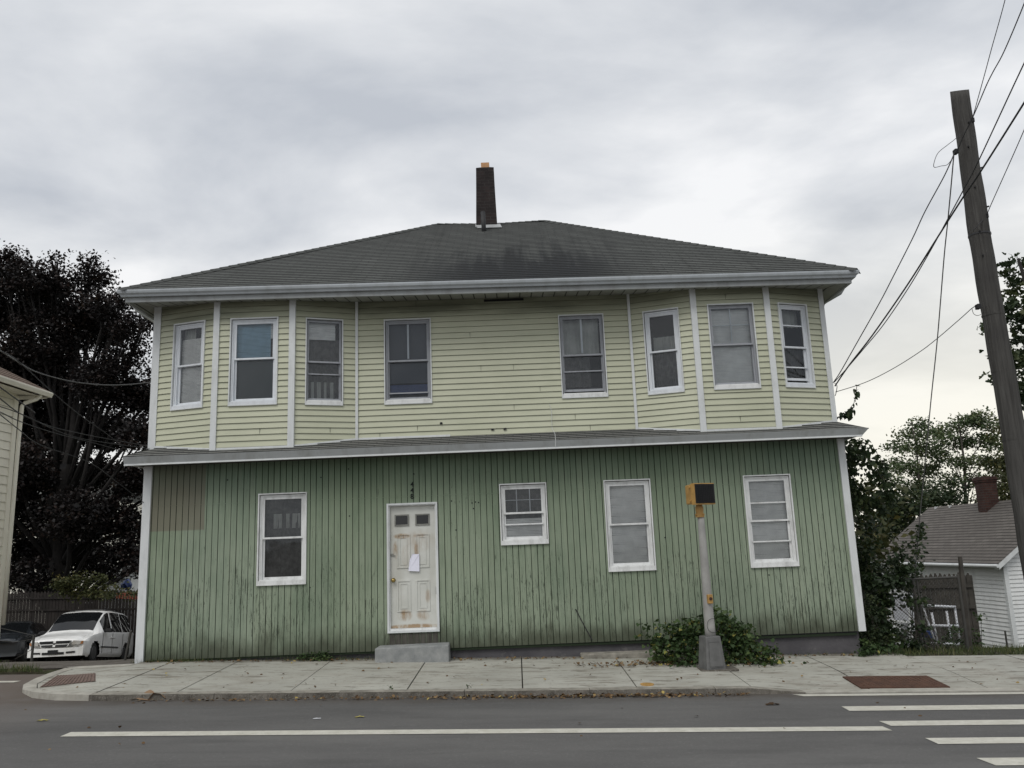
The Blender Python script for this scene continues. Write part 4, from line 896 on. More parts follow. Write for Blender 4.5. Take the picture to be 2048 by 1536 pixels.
# utility pole
PX = 6.79; pz0 = zwalk(6.8, 11.8)
up = empty('utility_pole', (PX, 11.2, zroad(PX, 11.25)), 'tall weathered bare wooden utility pole at the roadside', 'utility pole')
UI = Matrix.Translation((PX, 11.2, zroad(PX, 11.25))).inverted()
mb = MB(); cz_ = [(-.4, 6.82, .163), (1, 6.80, .157), (2.2, 6.79, .152), (3.3, 6.79, .148), (4.6, 6.765, .143), (5.9, 6.748, .139), (5.98, 6.748, .144), (6.8, 6.762, .132), (7.6, 6.775, .127), (8.19, 6.782, .124)]
def pr_at(z):
    for (za, xa_, ra), (zb2, xb_, rb) in zip(cz_, cz_[1:]):
        if za <= z <= zb2: t = (z-za)/(zb2-za); return xa_+(xb_-xa_)*t, ra+(rb-ra)*t
    return 6.78, .13
mb.tube([(pr_at(z)[0]+.004*math.sin(z*7), 11.2, z) for z in lin(-.4, 8.19, 50)], [pr_at(z)[1]*(1+.012*math.sin(z*5.1)) for z in lin(-.4, 8.19, 50)], 24)
for i in range(len(mb.v)-24, len(mb.v)): x, y, z = mb.v[i]; mb.v[i] = (x, y, z+(y-11.2)*.55+(x-6.78)*.15)
o = mb.build('shaft', 'pole', up, smooth=True); o.matrix_parent_inverse = UI
for z, w_, dz in ((5.93, .012, .03), (4.75, .004, .0), (3.95, .004, .02), (3.0, .004, .0), (2.45, .004, .015)):
    mb = MB(); x, r_ = pr_at(z); mb.tube([(x, 11.2, z-.012), (x, 11.2, z+.012)], r_+w_*.6, 24, caps=False); o = mb.build('band', 'cable' if w_ > .01 else 'pole', up); o.matrix_parent_inverse = UI
for i in range(7):
    z = 7.6-.33*i+random.uniform(-.05, .05); x, r_ = pr_at(z); a = -math.pi/2+random.uniform(-.7, .9); mb = MB()
    p = Vector((x+r_*math.cos(a), 11.2+r_*math.sin(a), z)); mb.tube([p, p+Vector((math.cos(a)*.03, math.sin(a)*.03, 0))], .012, 6); o = mb.build('bolt', 'black', up); o.matrix_parent_inverse = UI
for (px, py) in ((1944, 241), (1912, 303), (1972, 432), (1957, 613)):
    p = at(px, py, 11.10); mb = MB(); mb.box(p.x-.025, p.x+.025, p.y-.03, p.y+.05, p.z-.035, p.z+.035); o = mb.build('bracket', 'black', up, bevel=.006); o.matrix_parent_inverse = UI
def cable(pts, r, label, mat='cable', n=6, sub=6, name='cable'):
    P3 = [at(*p) for p in pts]; out = []
    for i in range(len(P3)-1):
        p0, p1, p2, p3 = P3[max(i-1, 0)], P3[i], P3[i+1], P3[min(i+2, len(P3)-1)]
        for k in range(sub):
            t = k/sub; out.append(.5*((2*p1)+(p2-p0)*t+(2*p0-5*p1+4*p2-p3)*t*t+(3*p1-p0-3*p2+p3)*t**3))
    out.append(P3[-1]); mb = MB(); mb.tube(out, r, n); return tag(mb.build(name, mat, smooth=True), label, 'cable')
def ramp(pts, Ya, Yb): 
    xa_, xb_ = pts[0][0], pts[-1][0]; return [(x, y, Ya+(Yb-Ya)*(x-xa_)/(xb_-xa_)) for x, y in pts]
cable(ramp([(1666, 766), (1681, 743.5), (1713.6, 686), (1760, 604), (1790, 546), (1825.7, 475.5), (1850, 423), (1889, 351), (1909, 306)], 14.1, 11.12), .009, 'twisted cable running from the yellow house corner up to the pole, topmost of that bundle')
cable(ramp([(1670, 772), (1698.6, 730), (1743.7, 672), (1812, 574), (1866.7, 488), (1924.6, 397), (1960, 345), (2048, 206), (2200, -40)], 14.1, 6.5), .013, 'thickest dark cable crossing in front of the wooden pole towards the house corner')
cable(ramp([(1669, 764), (1697, 733), (1727, 698), (1768, 648), (1817.5, 575), (1860, 503), (1895, 439), (1924.6, 384), (1957, 322), (2048, 127), (2140, -60)], 14.1, 6.9), .008, 'thin cable crossing the wooden pole just above the thickest cable')
cable(ramp([(1944, 240), (1970, 146), (1983, 97.6), (2010, 0), (2035, -110)], 11.1, 9.4), .006, 'thin straight wire rising from the pole past the top of the frame')
cable(ramp([(1914, 303), (1928, 270), (1944, 238), (1957, 208), (1973.5, 169), (1986.5, 143), (2009, 101), (2048, 8), (2080, -80)], 11.04, 8.8), .008, 'twisted pair of wires leaving the pole top up to the right edge')
cable([(1921, 268, 11.03), (1908, 280, 11.0), (1895, 290, 11), (1876, 306, 11), (1868, 326, 11), (1869, 334.6, 11), (1882, 332, 11), (1895, 329, 11), (1907, 314, 11.03)], .0045, 'small loose loop of wire hanging left of the pole top')
gy = terrn(6.9, 15.2)
cable([(1908, 306, 11.12), (1902, 374, 11.4), (1895, 448, 11.8), (1888, 516.6, 12.1), (1875, 675, 12.9), (1862, 800, 13.5), (1851, 917, 14.1), (1839, 1042, 14.7), (1828, 1180, 15.1), (1821, 1290, 15.3)], .009, 'steel guy wire dropping from the pole to the ivy clad anchor', 'galv')
cable(ramp([(1671, 784), (1730, 765), (1784.7, 738), (1839, 704), (1875, 676.5), (1921, 637), (1946, 615), (1957, 612)], 14.1, 11.08), .006, 'lowest thin drop wire from the house corner to the middle of the pole', 'galv')
cable([(1944, 617, 11.05), (1947, 627, 11.03), (1954, 631, 11.0), (1962, 629, 11.03)], .004, 'short curl of wire at the middle of the pole')
cable([(1945, 462, 11.03), (1958, 448, 11.0), (1973, 431, 11.08), (1983, 407, 10.8), (2047, 263, 9.6), (2110, 110, 8.6)], .006, 'thin wire leaving the right side of the pole below its bare top')
cable([(1669, 766, 14.04), (1674, 772, 14.0), (1672, 786, 14.0), (1670, 792, 14.02)], .006, 'short dark cable tail hanging at the yellow house corner')
Lh = 14.3
cable([(-40, 680, 9), (0, 701, 10), (31, 720.6, 10.7), (65.6, 741, 11.4), (109, 755, 12.2), (156, 765, 12.9), (211, 770, 13.5), (258, 769, 13.9), (304, 764, 14.2)], .009, 'uppermost cable sagging in front of the dark tree to the yellow house', 'galv')
cable([(-30, 690, 9), (19, 710, 10), (47, 731.6, 10.4), (101.6, 781.6, 11.2), (156, 827, 12.0), (219, 872, 12.9), (256, 903, 13.45)], .006, 'thin cable descending steeply to the left end of the lower roof edge')
cable([(-30, 776, 9), (0, 797, 9.6), (42, 828, 10.3), (101.6, 853, 11.2), (156, 866, 12.0), (195, 874, 12.6), (300, 893, 14.2)], .007, 'dark cable crossing the cream house corner towards the lower roof')
cable([(-30, 806, 9), (0, 813, 9.5), (47, 830, 10.2), (125, 866, 11.4), (187.5, 881.6, 12.3), (297, 897, 14.2)], .006, 'second dark cable crossing below the first to the lower roof')
cable([(-30, 818, 9), (0, 824, 9.5), (39, 842.5, 10), (109, 866, 11), (180, 884, 12.2), (258, 905, 13.5)], .006, 'lowest long cable ending at the left tip of the lower roof')
cable([(-30, 806, 9), (0, 829, 9.5), (39, 860, 10.1), (81, 890, 11), (177, 924, 12.2), (235, 965, 13.2), (296, 1012, 14.1)], .006, 'dark wire slanting down behind the white corner board')
cable([(-30, 748, 9), (0, 774, 9.6), (45, 807, 10.6), (70, 826, 11.2)], .008, 'thick black wire over the cream house wall')
# ------------------------------------------------------------------ foliage
def rand_unit(n):
    v = rng.normal(size=(n, 3)); return v/np.linalg.norm(v, axis=1, keepdims=True)
SH = {'kite': np.array([(0, 0), (.36, .45), (0, 1), (-.36, .45)]), 'oval': np.array([(0, 0), (.3, .25), (.32, .6), (0, 1), (-.32, .6), (-.3, .25)]),
      'heart': np.array([(0, .08), (.28, -.06), (.5, .2), (.36, .6), (0, 1.05), (-.36, .6), (-.5, .2), (-.28, -.06)]),
      'blade': np.array([(-.04, 0), (.04, 0), (.012, 1)]), 'maple': np.array([(0, 0), (.25, .05), (.5, .35), (.25, .5), (.22, .8), (0, 1), (-.22, .8), (-.25, .5), (-.5, .35), (-.25, .05)])}
def leaves(name, P3, size, mat, parent=None, shape='kite', up=.3, droop=0., rnd=None, pin=None, ground=None, flatn=None):
    P3 = np.asarray(P3, float); n = len(P3); sh = SH[shape]; k = len(sh)
    nrm = rand_unit(n); nrm[:, 2] = np.abs(nrm[:, 2])+up
    if flatn: nrm[:, :2] *= flatn
    nrm /= np.linalg.norm(nrm, axis=1, keepdims=True)
    d = rand_unit(n); d[:, 2] -= droop
    if shape == 'blade': d = rand_unit(n)*.45; d[:, 2] = 1; nrm = rand_unit(n)
    d -= nrm*np.sum(d*nrm, 1, keepdims=True); d /= np.linalg.norm(d, axis=1, keepdims=True)
    s_ = np.cross(d, nrm); sz = size*(rng.uniform(.6, 1.25, n))[:, None, None]
    fold = (np.abs(sh[:, 0])*.35)[None, :, None]*nrm[:, None, :]
    V = P3[:, None, :]+sz*(s_[:, None, :]*sh[None, :, :1]+d[:, None, :]*sh[None, :, 1:2]+fold)
    me = bpy.data.meshes.new(name); me.vertices.add(n*k); me.vertices.foreach_set('co', V.reshape(-1).astype(np.float32))
    me.loops.add(n*k); me.loops.foreach_set('vertex_index', np.arange(n*k, dtype=np.int32))
    me.polygons.add(n); me.polygons.foreach_set('loop_start', np.arange(0, n*k, k, dtype=np.int32))
    try: me.polygons.foreach_set('loop_total', np.full(n, k, dtype=np.int32))
    except Exception: pass
    me.materials.append(M_[mat]); ul = me.uv_layers.new(name='UVMap')
    u = rng.uniform(0, 1, n) if rnd is None else np.clip(rnd, 0, 1)
    ul.data.foreach_set('uv', np.stack([np.repeat(u, k), np.zeros(n*k)], 1).reshape(-1).astype(np.float32))
    me.update(calc_edges=True); o = bpy.data.objects.new(name, me); COL.objects.link(o)
    if parent: o.parent = parent; o.matrix_parent_inverse = Matrix.Translation(parent.location).inverted()
    return o
def clump_points(blobs, per, sig, flat=.7, shell=.45):
    """blobs: (x,y,z,r); per = leaves per m2 of r^2; leaves come in twig clusters so gaps stay"""
    out = []; clu = []
    for x, y, z, r_ in blobs:
        nl = int(per*r_*r_); nc = max(3, nl//22); c = rand_unit(nc)*(r_*rng.uniform(shell, 1, nc)**.6)[:, None]; c[:, 2] *= flat
        c += np.array((x, y, z)); tone = rng.uniform(0, 1, nc)
        idx = rng.integers(0, nc, nl); p = c[idx]+rng.normal(size=(nl, 3))*np.array((sig, sig, sig*.55)); out.append(p); clu.append(np.clip(tone[idx]*.75+rng.uniform(0, .25, nl), 0, 1))
    return np.concatenate(out), np.concatenate(clu)
def tree(name, label, cat, base, blobs, per, size, mat, sig=.3, core=0, ls=(.35, .6), group=None, shape='kite', bark='bark', tr=.3, flat=.7, shell=.45, top=None, limbs=True, twigs=True, up=.3, droop=0):
    t = empty(name, base, label, cat, group); TI = Matrix.Translation(base).inverted(); base = Vector(base)
    P3, u = clump_points(blobs, per, sig, flat, shell)
    if core and any(b_[3] > .8 for b_ in blobs):
        P4, u4 = clump_points([(x, y+.4, z, r_*.72) for x, y, z, r_ in blobs if r_ > .8], core, sig*1.3, flat, 0); size = np.concatenate([np.full(len(P3), size), np.full(len(P4), size*2.4)])[:, None, None]; P3 = np.concatenate([P3, P4]); u = np.concatenate([u, u4*.5])
    leaves('crown', P3, size, mat, t, shape, rnd=u, up=up, droop=droop)
    mb = MB(); cen = Vector((sum(b[0] for b in blobs)/len(blobs), sum(b[1] for b in blobs)/len(blobs), 0)); hi = max(b[2]+b[3]*.3 for b in blobs) if top is None else top
    zs = lin(base.z-.3, hi, 8); spine = []
    for i, z in enumerate(zs):
        f = i/8; spine.append(Vector((base.x+(cen.x-base.x)*f*.6+.12*tr*3*math.sin(i*1.7+base.x), base.y+(cen.y-base.y)*f*.6, z)))
    mb.tube(spine, [tr*(1-.85*(i/8)**.9) for i in range(9)], 8)
    tk = mb.build('trunk', bark, t, smooth=True); tk.matrix_parent_inverse = TI
    if limbs:
        mb = MB()
        for x, y, z, r_ in blobs:
            e_ = Vector((x, y, z)); zs0 = base.z+(z-base.z)*random.uniform(*ls)
            j = min(range(9), key=lambda q: abs(spine[q].z-zs0)); a = spine[j]; mid = a.lerp(e_, .5)+Vector((random.uniform(-.3, .3)*r_, 0, .12*r_)); rr = max(.015, tr*.35*(1-j/10))
            mb.tube([a, mid, e_], [rr, rr*.6, rr*.25], 5)
            if twigs:
                for _ in range(4):
                    q = e_+Vector(rand_unit(1)[0])*r_*.9; mb.tube([mid.lerp(e_, random.random()), (e_+q)/2+Vector((0, 0, .05)), q], [rr*.3, rr*.2, .006], 4)
        lb = mb.build('limb', bark, t, smooth=True); lb.matrix_parent_inverse = TI
    return t
def pb(px, py, rp, Y, dy=0):
    p = at(px, py, Y+dy); return (p.x, p.y, p.z, rp/FPX*Y)
# copper beech behind the parking lot
bl = []
for (px, py, r_) in [(10, 540, 46), (55, 560, 45), (25, 512, 22), (112, 560, 36), (100, 600, 50), (110, 520, 15), (30, 620, 75), (172, 560, 30), (180, 525, 20), (200, 555, 26), (165, 615, 50), (90, 680, 80), (215, 610, 36), (245, 600, 24), (205, 670, 55), (255, 655, 36), (288, 650, 24), (20, 740, 85), (120, 770, 85), (205, 760, 60), (245, 725, 36), (275, 690, 20), (262, 790, 50), (300, 800, 40), (60, 850, 85), (150, 860, 70), (225, 865, 55), (285, 870, 40), (30, 940, 70), (110, 945, 60), (190, 950, 50), (260, 960, 46), (60, 1020, 66), (140, 1030, 60), (215, 1040, 55), (275, 1050, 40), (40, 1100, 55), (110, 1105, 45), (180, 1110, 42), (245, 1110, 40), (290, 1130, 30), (60, 1150, 34), (105, 1158, 32), (30, 1160, 30), (150, 1150, 30), (200, 1140, 22), (85, 1180, 20), (225, 1150, 16),
                    (-60, 600, 90), (-70, 760, 110), (-60, 930, 100), (-60, 1060, 80), (360, 760, 60), (370, 860, 70), (350, 960, 70), (350, 1060, 60)]:
    bl.append(pb(px, py, r_, 35, random.uniform(-1.5, 3)))
bx_ = at(95, 1180, 35)
tree('copper_beech', 'huge dark purple copper beech tree behind the parking lot', 'tree', (bx_.x, 35.5, terr(bx_.x, 35)), bl, 1900, .15, 'beech', sig=.25, core=300, tr=.5, top=13.5, flat=.85, shell=.3)
# trees beyond the white house
def bt(name, label, px, blobs, Y, per, size, mat, tr, **k):
    b = at(px, 1060, Y); return tree(name, label, 'tree', (b.x, Y, terr(b.x, Y)), [pb(*q, Y, random.uniform(-2, 2)) for q in blobs], per, size, mat, tr=tr, group='trees beyond the white house', ls=(.6, .88), twigs=False, **k)
bt('locust_tree', 'slender open crowned tree nearest the yellow house in the row beyond the white house', 1858, [(1835, 850, 20), (1812, 868, 20), (1858, 868, 20), (1795, 892, 20), (1830, 895, 26), (1865, 905, 22), (1790, 925, 18), (1815, 935, 26), (1850, 945, 26), (1868, 935, 20), (1785, 960, 16), (1830, 975, 26)], 56, 760, .2, 'bgleaf', .2, sig=.30, bark='greybark', flat=.5)
bt('locust_tree', 'broad tall tree behind the brick chimney of the white house', 1930, [(1900, 858, 22), (1930, 845, 24), (1960, 838, 26), (1985, 850, 24), (1880, 880, 20), (1915, 885, 26), (1955, 880, 28), (1990, 888, 26), (1885, 915, 20), (1930, 925, 24), (1970, 925, 24), (2000, 930, 24), (1905, 955, 22), (1950, 962, 24)], 54, 760, .2, 'bgleaf', .24, sig=.30, bark='greybark', flat=.5)
bt('locust_tree', 'olive tree partly behind the utility pole beyond the white house roof', 2030, [(2015, 860, 26), (2040, 890, 30), (2010, 930, 30), (2045, 950, 34), (2020, 985, 30), (2075, 900, 40)], 50, 750, .22, 'olive', .2, sig=.36, bark='greybark')
bt('maple_tree', 'dark maple branch mass behind the wooden pole at the right edge', 2180, [(2035, 540, 34), (2062, 600, 50), (2020, 575, 20), (2040, 640, 40), (2010, 612, 18), (2075, 700, 60), (2025, 725, 30), (2000, 745, 22), (2052, 770, 42), (2030, 800, 26), (1992, 706, 10), (1975, 662, 12), (1983, 752, 9), (2140, 600, 90), (2150, 780, 100), (2140, 920, 80), (1968, 655, 8)], 24, 900, .15, 'darkleaf', .28, sig=.12, shape='maple', flat=.9, limbs=False)
for lab, blobs, Y, mat in (('dark thicket tree close behind the vine at the right side of the house', [(1712, 985, 30), (1740, 1000, 34), (1722, 1050, 44), (1745, 1060, 24), (1700, 1110, 46), (1730, 1110, 22), (1708, 1170, 42), (1735, 1160, 20), (1730, 1220, 32)], 19.4, 'olive'),
                     ('low dark tree left of the white house roof', [(1790, 1005, 30), (1770, 1030, 36), (1815, 1000, 28), (1800, 1040, 36), (1835, 1020, 30), (1780, 1075, 36)], 44, 'darkleaf'),
                     ('low dark tree just above the white house ridge', [(1860, 985, 26), (1845, 1000, 26), (1885, 985, 28), (1870, 1010, 26), (1910, 985, 24), (1900, 1010, 24)], 46, 'darkleaf'),
                     ('low brownish tree right of the brick chimney', [(2000, 965, 26), (2025, 990, 26), (1985, 990, 22), (2045, 1010, 30)], 45, 'olive')):
    c_ = blobs[len(blobs)//2]; b = at(c_[0], 1080, Y)
    tree('thicket_tree', lab, 'tree', (b.x, Y, terr(b.x, Y)), [pb(*q, Y, random.uniform(-1.5, 1.5)) for q in blobs], 700, .2, mat, sig=.32, core=110, group='low trees behind the right neighbour', tr=.12, bark='greybark', flat=.9)
# far woods (nobody could count them)
P3, u = clump_points([(x+random.uniform(-3, 3), 95+random.uniform(-8, 14), terr(x, 95)+random.uniform(1.5, 6.5), random.uniform(3, 4.5)) for x in range(-150, 170, 5)]+[(x, 110, terr(x, 110)+random.uniform(5, 8.0), 4) for x in range(-160, 180, 7)], 26, .9)
tag(leaves('woods', P3, .75, 'darkleaf', rnd=u), 'distant dark woods along the horizon behind the houses', 'woods', kind='stuff')
# climbing vine at the right side of the house
vine = empty('climbing_vine', (5.75, 14.9, terrn(5.75, 14.9)), 'dark climbing vine with big heart leaves arching off the right side wall', 'vine')
pl = []
def along(pts, n, sp, Y0, Y1):
    for _ in range(n):
        i = random.randrange(len(pts)-1); t = random.random(); a, b = pts[i], pts[i+1]; s1 = sp if len(a) < 3 else a[2]+(b[2]-a[2])*t
        pl.append(tuple(at(a[0]+(b[0]-a[0])*t+random.gauss(0, s1), a[1]+(b[1]-a[1])*t+random.gauss(0, s1), random.uniform(Y0, Y1))))
along([(1692, 895, 10), (1715, 905, 13), (1745, 935, 12), (1770, 970, 11), (1785, 1000, 8)], 420, 10, 14.5, 15.2)
along([(1695, 900, 12), (1700, 960, 10), (1705, 1020, 12)], 420, 10, 14.4, 15.6)
along([(1705, 985, 9), (1740, 1000, 10), (1775, 1012, 9)], 200, 8, 14.5, 15.2)
along([(1710, 882), (1735, 885), (1762, 920), (1778, 948)], 42, 4, 14.5, 14.9)
along([(1676, 830), (1690, 832), (1702, 822)], 26, 3, 14.4, 14.6); along([(1700, 822), (1712, 805), (1708, 792), (1715, 772)], 16, 2, 14.4, 14.6)
leaves('foliage', pl, .088, 'bigleaf', vine, 'heart', up=.05, droop=1.6)
for pts in ([(1700, 1020), (1698, 960), (1700, 905), (1735, 915), (1770, 965), (1785, 1000)], [(1672, 835), (1690, 830), (1708, 806), (1714, 770)], [(1705, 990), (1740, 998), (1778, 1012)], [(1715, 880), (1745, 892), (1780, 950)]):
    mb = MB(); mb.tube([at(x, y, 14.75 if y > 850 else 14.5) for x, y in pts], .006, 5)
    o = mb.build('stem', 'greybark', vine); o.matrix_parent_inverse = Matrix.Translation(vine.location).inverted()
def bush(name, label, cat, base, blobs, per, size, mat, shape='oval', sig=.10, group=None, up=.4, droop=.3, kind=None, shell=.3, stems=8, yellow=0):
    t = empty(name, base, label, cat, group); P3, u = clump_points(blobs, per, sig, .9, shell)
    if yellow:
        u = u*.86; k = rng.uniform(0, 1, len(u)) < yellow; u[k] = rng.uniform(.93, 1, k.sum())
    leaves('foliage', P3, size, mat, t, shape, rnd=u, up=up, droop=droop); mb = MB(); b = Vector(base)
    for i in range(stems):
        q = blobs[i % len(blobs)]; e_ = Vector(q[:3]); k_ = min(1, blobs[0][3]*5); mb.tube([b+Vector((random.uniform(-.15, .15)*k_, random.uniform(-.1, .1)*k_, -.03*k_)), b.lerp(e_, .5)+Vector((random.uniform(-.1, .1)*k_, 0, .05*k_)), e_], [.010*k_, .007*k_, .004*k_], 5)
    o = mb.build('stem', 'greybark', t); o.matrix_parent_inverse = Matrix.Translation(base).inverted(); return t
vb = [pb(px, py, r_, Y) for px, py, r_, Y in [(1318, 1285, 20, 13.3), (1345, 1272, 26, 13.4), (1375, 1265, 30, 13.5), (1405, 1258, 30, 13.6), (1420, 1240, 18, 13.6), (1450, 1252, 30, 13.6), (1475, 1270, 30, 13.5), (1500, 1290, 28, 13.4), (1525, 1308, 24, 13.3), (1546, 1322, 15, 13.2), (1330, 1305, 24, 13.2), (1370, 1300, 30, 13.2), (1405, 1298, 30, 13.3), (1460, 1300, 34, 13.3), (1495, 1318, 24, 13.2), (1355, 1322, 16, 13.1), (1530, 1325, 14, 13.0), (1562, 1330, 9, 13.1), (1300, 1250, 10, 13.4), (1440, 1232, 12, 13.7), (1490, 1258, 12, 13.6)]]
bush('bush', 'leafy bush with vines and a few yellow leaves round the signal post', 'bush', (2.95, 13.4, ZB(3)-.03), [(x, y, z-.03 if r_ > .2 else z, r_*.86) for x, y, z, r_ in vb], 6200, .060, 'vine', 'heart', sig=.10, yellow=.07, stems=17, droop=.9)
bush('bush', 'low weedy bush at the right foot of the grey foundation', 'bush', (5.75, 13.95, ZB(5.7)-.05), [pb(px, py, r_, Y) for px, py, r_, Y in [(1735, 1298, 18, 13.9), (1760, 1300, 18, 13.95), (1715, 1310, 12, 13.8), (1790, 1305, 16, 14)]], 6500, .06, 'vine', 'oval', sig=.05, yellow=.02)
bush('shrub', 'dark feathery evergreen shrub beside the right corner board', 'shrub', (6.0, 14.3, terrn(6, 14.3)), [pb(px, py, r_, Y) for px, py, r_, Y in [(1735, 1200, 16, 14.3), (1740, 1225, 20, 14.3), (1735, 1250, 22, 14.3), (1750, 1275, 26, 14.3), (1762, 1240, 18, 14.5)]], 15000, .035, 'darkleaf', 'kite', sig=.04)
bush('shrub', 'tangled dark shrub behind the chain link fence next to the house', 'shrub', (6.9, 16.3, terrn(6.9, 16.3)), [pb(px, py, r_, Y) for px, py, r_, Y in [(1725, 1090, 26, 16), (1740, 1130, 30, 16), (1715, 1150, 26, 16), (1765, 1150, 24, 16.3), (1730, 1190, 30, 16), (1770, 1190, 20, 16.4), (1725, 1230, 30, 16.2), (1760, 1260, 28, 16.4), (1790, 1160, 20, 16), (1800, 1130, 14, 16), (1735, 1050, 22, 16.5), (1715, 1020, 20, 16.5), (1712, 1270, 22, 15.6), (1740, 1285, 22, 15.4), (1775, 1275, 24, 16), (1800, 1195, 16, 16.2), (1795, 1270, 16, 15.6), (1830, 1270, 16, 16.2), (1840, 1210, 12, 16.2)]], 3600, .085, 'bigleaf', 'oval', sig=.13, yellow=0)
bush('shrub', 'vine tangle hanging over the chain link fence left of the ivy column', 'shrub', (7.0, 14.45, terrn(7, 14.45)), [pb(px, py, r_, Y) for px, py, r_, Y in [(1740, 1165, 16, 14.5), (1765, 1170, 16, 14.5), (1790, 1165, 16, 14.5), (1805, 1140, 14, 14.5), (1790, 1115, 12, 14.6), (1770, 1195, 16, 14.4), (1755, 1230, 18, 14.4), (1780, 1265, 16, 14.4), (1750, 1285, 18, 14.3), (1825, 1285, 14, 14.3), (1845, 1250, 9, 14.4), (1835, 1200, 9, 14.5)]], 7000, .07, 'bigleaf', 'heart', sig=.06, droop=1.0)
bush('shrub', 'leggy shrub with small leaves growing against the white plastic stand', 'shrub', (8.3, 15.6, terrn(8.3, 15.6)), [pb(px, py, r_, Y) for px, py, r_, Y in [(1905, 1270, 14, 15.5), (1920, 1255, 12, 15.4), (1935, 1290, 14, 15.4), (1890, 1295, 16, 15.4), (1962, 1235, 9, 15.4), (1955, 1262, 8, 15.4), (1870, 1300, 18, 15.4), (1840, 1300, 18, 15.3)]], 4200, .065, 'vine', 'oval', sig=.06, yellow=.01)
iv = empty('ivy_column', (at(1824, 1290, 15.3).x, 15.3, terrn(7.4, 15.3)), 'column of ivy climbing the lower end of the guy wire', 'ivy'); pl = []
along([(1842, 1045, 2), (1838, 1075, 7), (1832, 1110, 11), (1828, 1150, 12), (1824, 1190, 10)], 330, 8, 14.7, 15.3); along([(1822, 1115, 5), (1800, 1100, 5), (1812, 1090, 4)], 40, 4, 14.8, 15.1); along([(1790, 1150, 6), (1815, 1165, 8), (1800, 1180, 8)], 70, 4, 14.8, 15.1)
leaves('foliage', pl, .07, 'bigleaf', iv, 'oval', up=.1, droop=.8)
# grass and weeds
def blades(name, n, fpos, size, mat, label, cat):
    P3 = []
    while len(P3) < n:
        x, y = fpos(); P3.append((x, y, zt(x, y)+.0))
    return tag(leaves(name, P3, size, mat, shape='blade'), label, cat, kind='stuff')
def fl():
    x = random.uniform(-13, -7.2); y = 12.95+random.random()**1.3*6; return (x, y)
def lotgrass():
    while True:
        x, y = random.uniform(-14, -7.4), 13.4+random.random()**1.6*5
        if x < -7.35-(y-13.4)*1.1 and mnoise.noise((x*.9, y*1.3, 4)) > -.25: return x, y
blades('grass', 9000, lotgrass, .12, 'weed', 'ragged grass and weeds at the front edge of the gravel lot', 'grass')
blades('grass', 9000, lambda: (5.7+random.random()*9, 13.78+random.random()**1.4*3.5), .13, 'weed', 'dry grass strip behind the sidewalk in front of the white house', 'grass')
blades('weeds', 1500, lambda: (random.choice([random.gauss(-3.2, .3), random.gauss(-5.6, .3), random.uniform(-6.1, -1.9), random.uniform(1.2, 5.5)]), random.uniform(13.88, 13.98)), .07, 'weed', 'thin weeds in the crack along the foot of the green wall', 'weeds')
bush('weed_clump', 'small clump of green weeds at the foot of the green wall left of the door', 'weeds', (-3.3, 13.9, ZB(-3.3)-.02), [(-3.35, 13.9, ZB(-3)+.06, .10), (-3.15, 13.88, ZB(-3)+.05, .10), (-3.5, 13.9, ZB(-3)+.05, .07)], 16000, .035, 'vine', 'oval', sig=.03)
for (px, py, lab) in ((936, 1371, 'tiny green sprig growing in the kerb crack below the left window'), (1553-1024+250, 1372, 'tiny green sprig growing in the kerb joint below the doorstep')):
    Yk = 11.47; p = at(px, py, Yk); p.z = zwalk(p.x, Yk)
    bush('weed_sprig', lab, 'weeds', tuple(p), [(p.x, p.y, p.z+.03, .03)], 14000, .026, 'vine', 'oval', sig=.02, stems=3)
# leaf litter
pts = []
for _ in range(620):
    x = random.choice([random.uniform(-5, 2.9), random.gauss(-.2, 1.3), random.gauss(1.2, .8)]); y = 11.24-abs(random.gauss(0, .07))
    if -5.4 < x < 3.4: pts.append((x, y, zroad(x, y)+random.uniform(.004, .03)))
for _ in range(420):
    x = random.gauss(2.2, .9); y = 13.25+random.gauss(0, .12)-.1*abs(x-2.6)
    if .8 < x < 4.2: pts.append((x, y, zwalk(x, y)+random.uniform(.004, .035)))
for _ in range(330):
    x = random.uniform(-6, 5.4); y = 13.9-abs(random.gauss(0, .08)); pts.append((x, y, zwalk(x, y)+.012))
for _ in range(120): x, y = random.uniform(-6.5, 12), random.uniform(11.6, 13.6); pts.append((x, y, zwalk(x, y)+.008))
for _ in range(46): x, y = random.uniform(-8, 8), random.uniform(5.5, 11); pts.append((x, y, zroad(x, y)+.008))
tag(leaves('leaf_litter', pts, .05, 'dead', shape='oval', up=1.2), 'dry brown leaves scattered along the kerb and sidewalk', 'leaf litter', kind='stuff')
# crumpled brown paper by the kerb
def litter(name, px, py, size, mat, label, cat, h=.05, n=5):
    x, y = onroad(px, py); z = zroad(x, y)+.006; mb = MB(); rr = random.Random(px)
    for i in range(n):
        for j in range(3):
            q = []
            for (a, b) in ((i, j), (i+1, j), (i+1, j+1), (i, j+1)):
                r2 = random.Random(a*31+b*7+px); q.append((x+size*(a/n-.5)+r2.uniform(-.2, .2)*size/n, y+size*.45*(b/3-.5), z+max(0, h*r2.random()*(1-abs(a/n-.5)*1.6))))
            mb.face(q)
    return tag(mb.build(name, mat), label, cat)
litter('crumpled_paper', 302, 1399, .46, 'dead', 'crumpled sheet of brown paper in the gutter near the left corner', 'litter', .17, 6)
M_['kraft'] = simple('kraft_paper', (.24, .155, .09), .8); bpy.data.objects['crumpled_paper'].data.materials[0] = M_['kraft']
M_['yleaf'] = simple('yellow_leaf', (.30, .26, .07), .6)
litter('fallen_leaf', 85, 1442, .12, 'yleaf', 'pale green fallen leaf on the road at the far left', 'leaf', .02, 4)
litter('fallen_leaf', 719, 1435, .10, 'yleaf', 'yellow fallen leaf on the road above the white line', 'leaf', .02, 4)
